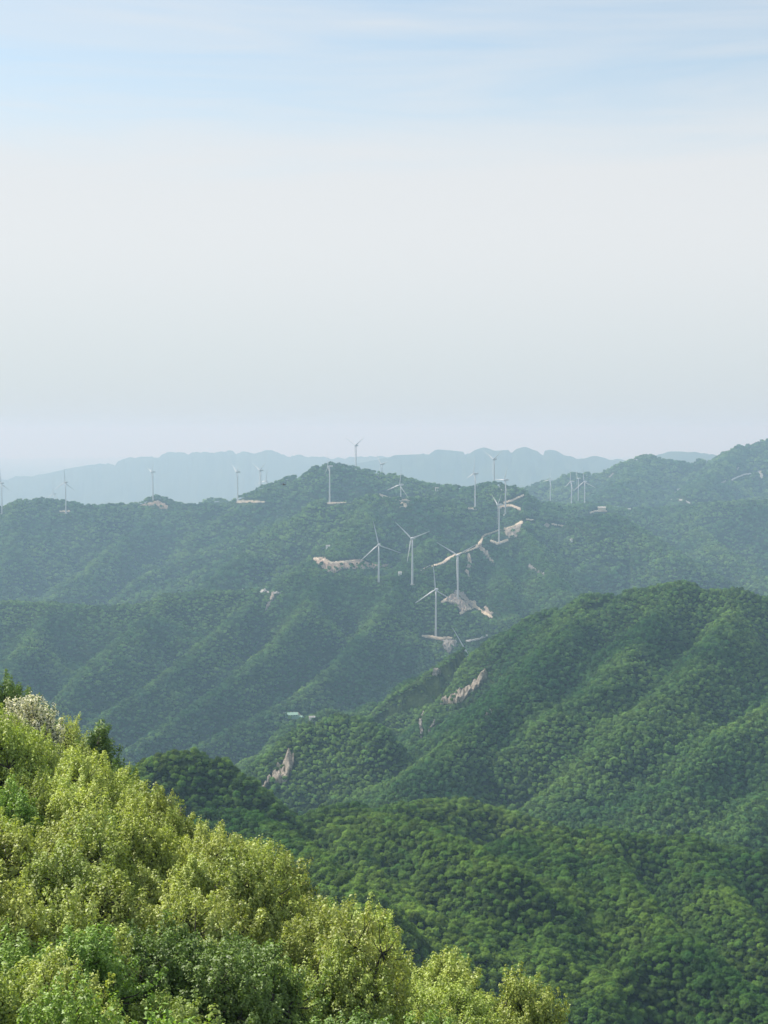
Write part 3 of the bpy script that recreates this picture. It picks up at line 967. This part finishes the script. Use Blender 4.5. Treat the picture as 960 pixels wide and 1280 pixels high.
PN = {
    'round': [proto_near('round', seed=s, h=hh, Rr=rr) for s, hh, rr in ((1, 6.6, 2.5), (2, 6.2, 2.7), (3, 7.0, 2.4), (4, 6.4, 2.6), (5, 5.8, 2.3))],
    'tall': [proto_near('tall', seed=s, h=8.4, Rr=2.0, narrow=0.98, n_tips=130, leaf=0.14) for s in (21, 22)],
    'sparse': [proto_near('sparse', seed=s, h=6.8, Rr=2.3, sparse=True, n_tips=150) for s in (31, 32)],
    'blossom': [proto_near('blossom', seed=41, h=6.4, Rr=2.2, n_tips=190, per=140, leaf=0.13)],
}


def crown_far(seed, h, Rr, lobes, per, leaf, trunk=True):
    """forest crown for trees seen from afar: a rough dome of leaf clumps"""
    r = np.random.default_rng(seed)
    hc = h * 0.55

    def pick(q):
        th = q.uniform(0, 6.283); cz = q.uniform(-0.25, 1.0); w = math.sqrt(1 - cz * cz)
        rr = q.uniform(0.62, 0.95)
        return (rr * w * Rr * math.cos(th), rr * w * Rr * math.sin(th), hc + rr * cz * h * 0.42)
    L = spaced(lobes, pick, Rr * 0.42, r)
    V, f, rv = leaf_cloud(L, per, np.array([0.32, 0.32, 0.28]) * Rr, leaf, 0.7, np.array([0, 0, hc - 1.0]), seed + 9, 0.8, solid=0.42)
    lob_r = np.repeat(r.uniform(0.25, 0.75, len(L)), per)
    return V, f, rv * 0.5 + lob_r * 0.5


def proto_far(i, seed, h, Rr, lobes, per, leaf):
    V, f, rv = crown_far(seed, h, Rr, lobes, per, leaf)
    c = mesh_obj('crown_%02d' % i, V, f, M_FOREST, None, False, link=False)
    set_rnd(c.data, rv)
    return c


PROTOS = bpy.data.collections.new('crown_prototypes')
near_f = [proto_far(i, 100 + i, h, rr, 28, 120, 0.46) for i, (h, rr) in enumerate(((8.5, 3.6), (8.0, 3.9), (9.5, 3.4), (7.4, 3.3)))]
mid_f = [proto_far(4 + i, 200 + i, h, rr, 18, 48, 0.85) for i, (h, rr) in enumerate(((8.5, 3.8), (8.0, 4.0), (9.2, 3.5), (7.2, 3.4)))]
far_f = [proto_far(8 + i, 300 + i, h, rr, 9, 22, 1.9) for i, (h, rr) in enumerate(((8.5, 4.0), (7.6, 4.3), (9.0, 3.8)))]
for c in near_f + mid_f + far_f:
    PROTOS.objects.link(c)

# ------------------------------------------------------------------ forest points


def scatter(r0, r1, sp, seed, half=18.5):
    """jittered grid over a sector"""
    q = np.random.default_rng(seed)
    w = r1 * math.tan(R(half)) + 20
    xs = np.arange(-w, w, sp); ys = np.arange(r0 * math.cos(R(half)) - 10, r1, sp)
    X, Y = np.meshgrid(xs, ys)
    X = X + (np.arange(len(ys)) % 2)[:, None] * sp * 0.5
    X = X + q.uniform(-.36, .36, X.shape) * sp; Y = Y + q.uniform(-.36, .36, Y.shape) * sp
    X, Y = X.ravel(), Y.ravel()
    rr = np.hypot(X, Y)
    k = (rr >= r0) & (rr < r1) & (np.abs(np.arctan2(X, Y)) < R(half - 0.6))
    return X[k], Y[k]


bands = [(60, 430, 3.4, (0, 4), 0.62), (430, 1050, 2.9, (0, 4), 0.50), (1050, 2050, 3.3, (4, 8), 0.60), (2050, 3150, 4.7, (8, 11), 0.80), (3150, 4700, 7.6, (8, 11), 1.25), (4700, 6100, 11.5, (8, 11), 1.9)]
FX, FY, FZ, FS, FV = [], [], [], [], []
for bi, (r0, r1, sp, (v0, v1), sc) in enumerate(bands):
    X, Y = scatter(r0, r1, sp, 500 + bi)
    # cheap cull of what lies behind ridges
    Z = grid_z(X, Y)
    rr = np.hypot(X, Y)
    keep = (Z + 14 * sc) / rr > skyline(X, Y) - (0.0025 if r0 > 100 else 9.0)
    X, Y, Z = X[keep], Y[keep], Z[keep]
    # not on the lookout's own hill
    s = 0.78 * X + 0.625 * Y - 47
    keep = s > (14 if r0 < 100 else 60)
    X, Y, Z = X[keep], Y[keep], Z[keep]
    # clearings
    dead = np.zeros(len(X), bool)
    dead |= (perlin(X / 28, Y / 28, 95) + 0.5 * perlin(X / 9, Y / 9, 96)) > 0.62
    KEEP = np.random.default_rng(bi).random(len(X))
    for up in (0.5, 3.0 * sc, 6.5 * sc):
        px, py = project(X, Y, Z + up)
        for test, Dm, (x0, y0, x1, y1), kp in CLEAR:
            c = (px > x0) & (px < x1) & (py > y0) & (py < y1) & (Y > Dm[0]) & (Y < Dm[1]) & ~dead
            if c.any():
                ci = np.where(c)[0]
                hitc = test(px[ci], py[ci])
                dead[ci[hitc & (KEEP[ci] > kp)]] = True
    for (tx, ty, tz) in tur:
        dead |= np.hypot(X - tx, Y - ty) < 9
    X, Y, Z = X[~dead], Y[~dead], Z[~dead]
    q = np.random.default_rng(900 + bi)
    size = (0.62 + 0.75 * q.random(len(X)) ** 1.6) * sc * (1 + 0.22 * perlin(X / 60, Y / 60, 91))
    FX.append(X); FY.append(Y); FZ.append(Z - 0.2 * sc); FS.append(size); FV.append(q.integers(v0, v1, len(X)))
    print('band', r0, len(X))
FX, FY, FZ, FS, FV = map(np.concatenate, (FX, FY, FZ, FS, FV))
FROT = np.random.default_rng(3).uniform(0, 6.283, len(FX))

# the forest trees that show largest become single trees
px, py = project(FX, FY, FZ + 4)
vis = (np.hypot(FX, FY) > 430) & (px > 4) & (px < 956) & (py < 1276) & ((FZ + 6) / np.hypot(FX, FY) > skyline(FX, FY) + 0.0005)
# hidden behind the foreground slope
SIL = [(-50, 800), (0, 835), (40, 870), (100, 912), (150, 950), (200, 1000), (280, 1052), (350, 1092), (420, 1130), (500, 1162), (560, 1195), (640, 1215), (700, 1240), (722, 1290)]
vis &= (py < np.interp(px, [a for a, b in SIL], [b for a, b in SIL]) - 4) | (px > 728)
order = np.argsort(np.where(vis, np.hypot(FX, FY) / FS, 1e9))
N_SINGLE = 230
single = order[:N_SINGLE]
rest = np.ones(len(FX), bool); rest[single] = False

pm = bpy.data.meshes.new('forest')
n = int(rest.sum())
pm.vertices.add(n)
pm.vertices.foreach_set('co', np.stack([FX[rest], FY[rest], FZ[rest]], -1).astype(np.float32).ravel())
for nm, typ, val in (('size', 'FLOAT', FS[rest]), ('turn', 'FLOAT', FROT[rest]), ('pick', 'INT', FV[rest])):
    a = pm.attributes.new(nm, typ, 'POINT')
    a.data.foreach_set('value', val.astype(np.float32 if typ == 'FLOAT' else np.int32))
forest = bpy.data.objects.new('forest', pm)
COL.objects.link(forest)
tag(forest, 'dense broadleaf forest covering all the ridges and valleys', 'forest', None, 'stuff')
ng = bpy.data.node_groups.new('forest_scatter', 'GeometryNodeTree')
ng.interface.new_socket('Geometry', in_out='INPUT', socket_type='NodeSocketGeometry')
ng.interface.new_socket('Geometry', in_out='OUTPUT', socket_type='NodeSocketGeometry')
gi, go = ng.nodes.new('NodeGroupInput'), ng.nodes.new('NodeGroupOutput')
ip = ng.nodes.new('GeometryNodeInstanceOnPoints')
ci = ng.nodes.new('GeometryNodeCollectionInfo')
ci.inputs['Collection'].default_value = PROTOS
ci.inputs['Separate Children'].default_value = True
ci.inputs['Reset Children'].default_value = True


def named(nm, typ):
    q = ng.nodes.new('GeometryNodeInputNamedAttribute'); q.data_type = typ
    q.inputs['Name'].default_value = nm
    return q.outputs['Attribute']


cx = ng.nodes.new('ShaderNodeCombineXYZ')
ng.links.new(named('turn', 'FLOAT'), cx.inputs['Z'])
ng.links.new(gi.outputs[0], ip.inputs['Points'])
ng.links.new(ci.outputs[0], ip.inputs['Instance'])
ip.inputs['Pick Instance'].default_value = True
ng.links.new(named('pick', 'INT'), ip.inputs['Instance Index'])
ng.links.new(cx.outputs[0], ip.inputs['Rotation'])
ng.links.new(named('size', 'FLOAT'), ip.inputs['Scale'])
ng.links.new(ip.outputs[0], go.inputs[0])
md = forest.modifiers.new('scatter', 'NODES'); md.node_group = ng
print('forest', n)

# ------------------------------------------------------------------ single forest trees
trunk_mb = MB().tube([(0, 0, -1.5), (0.1, 0, 1.5), (0, 0.1, 4.0), (0.1, 0, 6.0)], [0.28, 0.2, 0.14, 0.05], 6, False)
for k in range(5):
    a = k * 1.256
    trunk_mb.tube([(0, 0, 3.0 + 0.3 * k), (math.cos(a) * 1.2, math.sin(a) * 1.2, 4.6 + 0.2 * k), (math.cos(a) * 2.1, math.sin(a) * 2.1, 5.6 + .2 * k)], [0.1, 0.07, 0.03], 5, False)
trunk_me = mesh_obj('trunk', trunk_mb.v, trunk_mb.f, M_BARK, None, True, link=False)


def across(px):
    i = int(np.clip(px / 96, 0, 9))
    return ['a tenth', 'two tenths', 'three tenths', 'four tenths', 'half way', 'six tenths', 'seven tenths', 'eight tenths', 'nine tenths', 'all the way'][i] + ' across'




def name_apart(rows):
    """rows: [(root, label, image row)]: look-alikes of one wording get their height order put in front"""
    by = {}
    for r in rows:
        by.setdefault(r[1], []).append(r)
    for lab, v in by.items():
        if len(v) > 1:
            v.sort(key=lambda r: -r[2])
            w = {2: ['lower', 'upper'], 3: ['lowest', 'middle', 'upper'], 4: ['lowest', 'lower', 'upper', 'topmost'],
                 5: ['lowest', 'lower', 'middle', 'upper', 'topmost']}.get(len(v), ['lowest'] + [o + ' lowest' for o in ('second', 'third', 'fourth', 'fifth', 'sixth', 'seventh', 'eighth', 'ninth', 'tenth', 'eleventh', 'twelfth')][:len(v) - 2] + ['topmost'])
            for k, r in enumerate(v):
                r[0]['label'] = w[k] + ' ' + lab


rows_f, rows_n = [], []
for rank, i in enumerate(sorted(single.tolist(), key=lambda q: -project(FX[q], FY[q], FZ[q] + 4)[1])):
    x, y, z, s = FX[i], FY[i], FZ[i], FS[i]
    root = empty('forest_tree', (x, y, z))
    root.rotation_euler = (0, 0, float(FROT[i])); root.scale = (s, s, s)
    c = near_f[int(FV[i])].copy(); c.name = 'crown'; COL.objects.link(c); c.parent = root
    t = trunk_me.copy(); t.name = 'trunk'; COL.objects.link(t); t.parent = root
    ppx, ppy = project(x, y, z + 4)
    size = 'broad' if s > 1.12 else ('small' if s < 0.85 else 'rounded')
    form = ['full', 'flat-topped', 'upright', 'low'][int(FV[i])]
    row = 1280 - ppy
    hw = ['at the lower edge', 'just above the lower edge', 'a little up the hill', 'partly up the hill', 'in the lower third of the hill', 'well up the hill', 'midway up the hill', 'above midway on the hill',
          'high on the hill', 'near the hilltop', 'by the hill crest', 'beyond the hill crest'][int(min(11, row / 24))]
    base = f'{size} {form} green tree {hw}, {across(ppx)}'
    tag(root, base, 'tree', 'green trees of the near wooded hill')
    rows_f.append((root, base, ppy))

# ------------------------------------------------------------------ foreground trees
PAL = {
    'yellow-green': (0.320, 0.400, 0.085), 'olive-yellow': (0.335, 0.405, 0.095), 'fresh green': (0.220, 0.360, 0.062), 'pale lime': (0.410, 0.490, 0.130),
    'mid green': (0.150, 0.250, 0.050), 'dark green': (0.070, 0.135, 0.038),
}


def plant(proto, x, y, z, s, rot, tint, label, cat='tree', name='oak_tree', group='yellow-green trees of the foreground slope', sz=1.0):
    root = empty(name, (x, y, z))
    root.rotation_euler = (0, 0, rot); root.scale = (s, s, s * sz)
    for src, nm in ((proto.crown, 'crown'), (proto.trunk, 'trunk')):
        c = src.copy(); c.name = nm; COL.objects.link(c); c.parent = root
        if nm == 'crown':
            c.color = (*tint, 1)
    tag(root, label, cat, group)
    return root


q = np.random.default_rng(77)
SPECIAL = [
    # px, py of crown top, distance, kind, tint, scale, label, name
    (34, 864, 100, 'blossom', (0.12, 0.17, 0.06), 1.08, 'white-blossoming tree with cream flower heads near the top of the slope', 'blossom_tree'),
    (2, 838, 106, 'round', PAL['mid green'], 1.0, 'dark green tree with a rough top cut by the picture edge beside the white blossom', 'dark_tree'),
    (54, 856, 110, 'round', PAL['mid green'], 0.80, 'small green tree peeping out behind the white-blossoming tree', 'oak_tree'),
    (90, 892, 104, 'sparse', PAL['pale lime'], 0.85, 'thin pale tree with see-through crown and bare dark stem on the skyline', 'oak_tree'),
    (121, 896, 100, 'tall', PAL['mid green'], 1.0, 'dark-leaved pointed tree rising above the slope before the blue valley', 'dark_tree'),
    (145, 940, 98, 'round', PAL['mid green'], 0.75, 'shorter dark green tree leaning against the pointed one', 'dark_tree'),
    (105, 930, 97, 'sparse', PAL['olive-yellow'], 0.75, 'yellowish sparse tree in front of the dark pointed tree', 'oak_tree'),
    (165, 976, 88, 'round', PAL['yellow-green'], 1.12, 'big sunlit lime oak with dark boughs standing over its neighbours', 'oak_tree'),
    (215, 1012, 89, 'sparse', (0.16, 0.13, 0.07), 0.80, 'brownish twiggy tree with few leaves beside the big sunlit oak', 'oak_tree'),
    (20, 1140, 52, 'sparse', PAL['olive-yellow'], 0.80, 'half-bare young tree with upright dark stems near the picture edge', 'oak_tree'),
    (340, 1130, 76, 'round', PAL['fresh green'], 0.95, 'fresh grass-green tree in the middle of the yellow slope', 'oak_tree'),
    (655, 1208, 72, 'round', PAL['olive-yellow'], 0.95, 'last golden tree at the lower end of the slope', 'oak_tree'),
    (560, 1186, 74, 'round', PAL['yellow-green'], 0.95, 'lime tree on the lower skyline with a small twig on top', 'oak_tree'),
]
placed = []
for (px_, py_, D, kd, tint, s, lab, nm) in SPECIAL:
    x, y, z = at(px_, py_, D)
    p = PN[kd][0] if kd != 'tall' else PN[kd][len(placed) % 2]
    top = {'blossom': 6.6, 'tall': 8.6, 'sparse': 7.0, 'round': 6.9}[kd] * s
    g = float(H(np.array([x]), np.array([y]))[0])
    sz = 1.0
    # stretch or lower a little so that the foot stands on the ground
    need = z - g
    sz = float(np.clip(need / top, 0.75, 1.5))
    plant(p, x, y, g, s, float(q.uniform(0, 6.28)), tint, lab, 'tree', nm, None, sz)
    placed.append((x, y))
    print('special', px_, 'need', round(need, 1), 'top', round(top, 1))

pts = []
X, Y = scatter(33, 122, 3.05, 42, 17.5)
S_ = 0.78 * X + 0.625 * Y - 47
ok = (S_ < 1.5) & (Y > 26)
X, Y = X[ok], Y[ok]
G = H(X, Y)
for x, y, g in zip(X, Y, G):
    if any(math.hypot(x - a, y - b) < 2.3 for a, b in placed):
        continue
    pts.append((x, y, g))
pts.sort(key=lambda p: -project(*p[:2], p[2] + 5)[1])
cnt = 0
for (x, y, g) in pts:
    ppx, ppy = project(x, y, g + 5.5)
    if ppy - 5 * F / y > 1295 or ppx < -60 - 2.5 * F / y or ppx > 1010:
        continue
    nval = float(perlin(np.array([x / 11]), np.array([y / 11]), 55)[0])
    u = q.random()
    if nval > 0.30:
        col = 'fresh green' if u < 0.5 else 'mid green'
    elif nval < -0.15:
        col = 'olive-yellow' if u < 0.6 else 'yellow-green'
    else:
        col = ('yellow-green', 'pale lime', 'yellow-green', 'pale lime', 'olive-yellow', 'yellow-green', 'fresh green')[int(u * 7)]
    kd = 'sparse' if q.random() < 0.20 else ('tall' if q.random() < 0.06 else 'round')
    pr = PN[kd][int(q.integers(len(PN[kd])))]
    edge = 0.78 * x + 0.625 * y - 47
    s = float(q.uniform(0.68, 0.98))
    if kd == 'tall':
        s *= 0.80
    tint = tuple(np.array(PAL[col]) * q.uniform(0.86, 1.12) * np.array([q.uniform(.94, 1.06), 1, 1]))
    sw = 'large' if s > 0.89 else ('small' if s < 0.76 else 'medium')
    kw = {'sparse': 'thin-crowned', 'tall': 'tall narrow', 'round': 'round-crowned'}[kd]
    where = 'on the skyline of the slope' if edge > -3.5 else ['at the lower edge', 'just above the lower edge', 'low on the slope', 'a third up the slope', 'midway up the slope', 'high on the slope',
                                                               'near the top of the slope'][int(np.clip((1290 - ppy) / 70, 0, 6))]
    base = f'{sw} {kw} {col} tree {where}, {across(ppx)}'
    rows_n.append((plant(pr, x, y, g, s, float(q.uniform(0, 6.28)), tint, base, sz=float(q.uniform(0.95, 1.35))), base, ppy))
    cnt += 1
name_apart(rows_f)
name_apart(rows_n)
print('foreground trees', cnt + len(SPECIAL))

# ------------------------------------------------------------------ turbines


def airfoil(cx, cz, chord, thick, twist, off=0.0):
    """closed ring in the plane across the blade; blade runs along +Z, chord along X, thickness along Y"""
    prof = [(-0.30, 0.0), (-0.22, 0.5), (0.0, 0.62), (0.30, 0.38), (0.70, 0.0), (0.30, -0.30), (0.0, -0.42), (-0.22, -0.38)]
    c, s = math.cos(twist), math.sin(twist)
    return [(cx + (a * c * chord - b * s * thick), off + (a * s * chord + b * c * thick), cz) for a, b in prof]


def blade_mesh():
    L = 46.0
    rings = []
    for f_, ch, th, tw in ((0.0, 1.9, 1.9, 0.3), (0.04, 2.0, 1.8, 0.3), (0.12, 3.1, 1.3, 0.26), (0.2, 3.5, 0.95, 0.2), (0.35, 2.9, 0.65, 0.13), (0.55, 2.1, 0.42, 0.07), (0.75, 1.5, 0.26, 0.03), (0.92, 0.95, 0.15, 0.0),
                           (0.985, 0.5, 0.08, 0.0), (1.0, 0.15, 0.04, 0.0)):
        rings.append(airfoil(0, 1.0 + f_ * (L - 1), ch * 0.72, th * 0.85, tw, -1.6 * f_ ** 2))
    return MB().loft(rings)


B_ME = blade_mesh()


def make_turbine():
    root = empty('wind_turbine')
    zs = [-14, 0, 20, 45, 70, HUB - 1.9]
    MB().tube([(0, 0, z) for z in zs], [2.0, 1.95, 1.78, 1.55, 1.3, 1.15], 20).build('tower', M_WHITE, root, True)
    MB().tube([(0, 0, -2.5), (0, 0, 0.5)], [5.0, 5.0], 20).build('foundation', M_GREY, root)
    nb = MB()
    rings = []
    for y, w, h0, h1 in ((-3.0, 1.25, -1.4, 1.5), (-2.4, 1.75, -1.85, 1.9), (0, 1.9, -1.95, 2.15), (5.5, 1.85, -1.7, 2.15), (7.6, 1.5, -1.2, 1.9), (8.0, 1.1, -0.8, 1.5)):
        rings.append([(-w, y, h0 + .4), (-w + .4, y, h0), (w - .4, y, h0), (w, y, h0 + .4), (w, y, h1 - .5), (w - .5, y, h1), (-w + .5, y, h1), (-w, y, h1 - .5)])
    nb.loft(rings)
    n_ = nb.build('nacelle', M_WHITE, root); n_.location = (0, 0, HUB)
    MB().tube([(0.6, 6.4, 2.0), (0.6, 6.4, 3.4)], [0.08, 0.05], 6).build('wind_sensor', M_GREY, n_)
    hb = MB().tube([(0, -3.05, 0), (0, -3.3, 0), (0, -4.2, 0), (0, -5.2, 0), (0, -5.9, 0), (0, -6.2, 0)], [1.2, 1.55, 1.65, 1.35, 0.75, 0.1], 16).build('rotor_hub', M_WHITE, root, True)
    hb.location = (0, 0, HUB)
    bl = []
    for k in range(3):
        b = B_ME.build('blade', M_WHITE, root, True) if k == 0 else bl[0].copy()
        if k:
            COL.objects.link(b); b.parent = root
        b.name = 'blade'
        b.location = (0, -4.25, HUB)
        bl.append(b)
    return root, bl


troot, tbl = make_turbine()
for i, (t, pos) in enumerate(zip(T, tur)):
    if i == 0:
        r_, bl = troot, tbl
    else:
        r_ = troot.copy(); COL.objects.link(r_)
        bl = []
        for ch in list(troot.children):
            c = ch.copy(); COL.objects.link(c); c.parent = r_
            for g_ in ch.children:
                d = g_.copy(); COL.objects.link(d); d.parent = c
            if ch in tbl:
                bl.append(c)
    r_.location = pos
    # rotor faces -Y at yaw 0 (towards the lookout); positive yaw turns it to the left
    view = math.atan2(pos[0], pos[1])
    r_.rotation_euler = (0, 0, -R(t[4]) - view)
    for k, b in enumerate(bl):
        # phase is measured clockwise as seen from the lookout
        b.rotation_euler = (0, R(t[5] + 120 * k), 0)
    tag(r_, t[6] if len(t) > 6 else None, 'wind turbine', 'white wind turbines along the ridges')


# ------------------------------------------------------------------ small buildings
def house(px_, py_, wx, wy, wh, rot, wall, roofm, label, roof_h=1.6, name='farm_building', cat='building', windows=3, lift=0.5, flat=False):
    p = hit([px_], [py_])[0]
    if np.isnan(p[0]):
        print('house misses', px_, py_); return
    root = empty(name, (float(p[0]), float(p[1]), float(p[2]) + lift))
    root.rotation_euler = (0, 0, rot)
    MB().box((-wx / 2, -wy / 2, -4), (wx / 2, wy / 2, wh)).build('wall', wall, root)
    e = 0.5
    r_ = MB()
    a = [(-wx / 2 - e, -wy / 2 - e, wh + 0.003), (wx / 2 + e, -wy / 2 - e, wh + 0.003), (wx / 2 + e, wy / 2 + e, wh + 0.003), (-wx / 2 - e, wy / 2 + e, wh + 0.003),
         (-wx / 2 - e, 0, wh + roof_h), (wx / 2 + e, 0, wh + roof_h)]
    r_.v = a; r_.f = [(0, 1, 5, 4), (2, 3, 4, 5), (1, 2, 5), (3, 0, 4), (3, 2, 1, 0)]
    r_.build('roof', roofm, root)
    for k in range(windows):
        cx_ = -wx / 2 + wx * (k + 0.5) / windows
        MB().box((cx_ - 0.6, -wy / 2 - 0.06, 1.0), (cx_ + 0.6, -wy / 2 - 0.01, 2.2)).build('window', M_DARK, root)
    tag(root, label, cat)
    return root


house(364, 896.5, 19, 9, 2.6, 0.25, M_GREENROOF, M_GREENROOF, 'long building with pale green sheet roof in the valley clearing', 3.2, windows=5, lift=1.5)
house(374, 899.5, 11, 7, 2.4, -0.5, M_GREENROOF, M_GREENROOF, 'smaller pale green shed joined to the end of the long one', 2.6, windows=2, lift=1.5)
house(390, 901.5, 7, 5, 3.2, 0.1, M_WALL, M_PALE, 'little white hut next to the pale green sheds', 1.6, windows=1, lift=2)
house(546, 614.5, 8, 6, 4, 0.1, M_WALL, M_PALE, 'lone white hut on the saddle beside the highest peak', 2.0, windows=2, lift=5)
house(752, 638, 22, 8, 5, 0.05, M_CREAM, M_WALL, 'cream construction building at the end of the side road', 1.5, windows=4, lift=4)
house(770, 636.5, 14, 7, 4, 0.05, M_GREENROOF, M_GREENROOF, 'low pale green shed behind the cream building', 1.5, windows=2, lift=5)
house(786, 640, 10, 6, 4, 0.1, M_WALL, M_PALE, 'white hut farther along from the cream building', 1.5, windows=2, lift=5)
house(410, 687.5, 8, 6, 4, 0.1, M_WALL, M_PALE, 'small white hut in the trees over the reddish cutting', 1.8, windows=1, lift=5)
house(714, 678.5, 5, 5, 3.5, 0.1, M_WALL, M_PALE, 'tiny white hut alone in the forest below the side road', 1.5, windows=1, lift=5)
house(500, 721, 6, 5, 3.5, 0.1, M_WALL, M_PALE, 'tiny white hut on the wooded ridge by the turbine foot', 1.5, windows=1, lift=5)
house(848.5, 615.5, 12, 9, 7, 0.1, M_WALL, M_PALE, 'topmost white house at the foot of the far mountain', 2, windows=2, lift=5)
house(846, 619.5, 14, 9, 7, 0.3, M_WALL, M_PALE, 'middle white house at the foot of the far mountain', 2, windows=2, lift=5)
house(841, 628.5, 10, 8, 6, 0.3, M_WALL, M_PALE, 'lowest white house at the foot of the far mountain', 2, windows=2, lift=5)


# ------------------------------------------------------------------ bird over the ridge
def bird():
    x, y, z = at(355, 606, 210)
    rings = []
    for t_, r_ in ((-0.26, 0.01), (-0.2, 0.035), (-0.08, 0.065), (0.06, 0.062), (0.16, 0.035), (0.22, 0.036), (0.27, 0.022), (0.32, 0.004)):
        rings.append([(t_, r_ * math.cos(k * math.pi / 4), r_ * math.sin(k * math.pi / 4) * 0.9) for k in range(8)])
    mb = MB().loft(rings)
    for s in (-1, 1):
        prof = [(0.10, 0.04, 0.02), (0.13, 0.22, 0.10), (0.08, 0.40, 0.12), (-0.03, 0.52, 0.09), (-0.02, 0.38, 0.09), (-0.06, 0.22, 0.07), (-0.07, 0.04, 0.01)]
        b = len(mb.v)
        mb.v += [(a, s * w, h + 0.006) for a, w, h in prof] + [(a, s * w, h - 0.006) for a, w, h in prof]
        n_ = len(prof)
        mb.f += [tuple(b + i for i in range(n_)), tuple(b + n_ + i for i in reversed(range(n_)))]
        mb.f += [(b + i, b + (i + 1) % n_, b + n_ + (i + 1) % n_, b + n_ + i) for i in range(n_)]
    b = len(mb.v)
    mb.v += [(-0.2, -0.03, 0.005), (-0.2, 0.03, 0.005), (-0.38, 0.08, 0.0), (-0.38, -0.08, 0.0), (-0.2, -0.03, -0.008), (-0.2, 0.03, -0.008), (-0.38, 0.08, -0.008), (-0.38, -0.08, -0.008)]
    mb.f += [(b, b + 1, b + 2, b + 3), (b + 7, b + 6, b + 5, b + 4), (b, b + 4, b + 5, b + 1), (b + 1, b + 5, b + 6, b + 2), (b + 2, b + 6, b + 7, b + 3), (b + 3, b + 7, b + 4, b)]
    o = mb.build('bird', M_BIRD)
    o.location = (x, y, z); o.rotation_euler = (0.15, 0, 0.5)
    tag(o, 'small black bird gliding in the air before the peak', 'bird')


bird()

# ------------------------------------------------------------------ haze
hz = MB().box((-47000, -47000, ZMIN - 1.0), (47000, 47000, 110.0)).build('haze', None)
hm = bpy.data.materials.new('haze_air'); hm.use_nodes = True
hn, hl = hm.node_tree.nodes, hm.node_tree.links
hn.clear()
ho = hn.new('ShaderNodeOutputMaterial')
pv = hn.new('ShaderNodeVolumePrincipled')
pv.inputs['Color'].default_value = (0.42, 0.65, 0.84, 1)     # blue scatters most
pv.inputs['Absorption Color'].default_value = (0.48, 0.14, 0.0, 1)
pv.inputs['Density'].default_value = 0.000118
pv.inputs['Anisotropy'].default_value = 0.1
hl.new(pv.outputs[0], ho.inputs['Volume'])
hz.data.materials.append(hm)
tag(hz, 'pale blue haze filling the valleys', None, None, 'stuff')
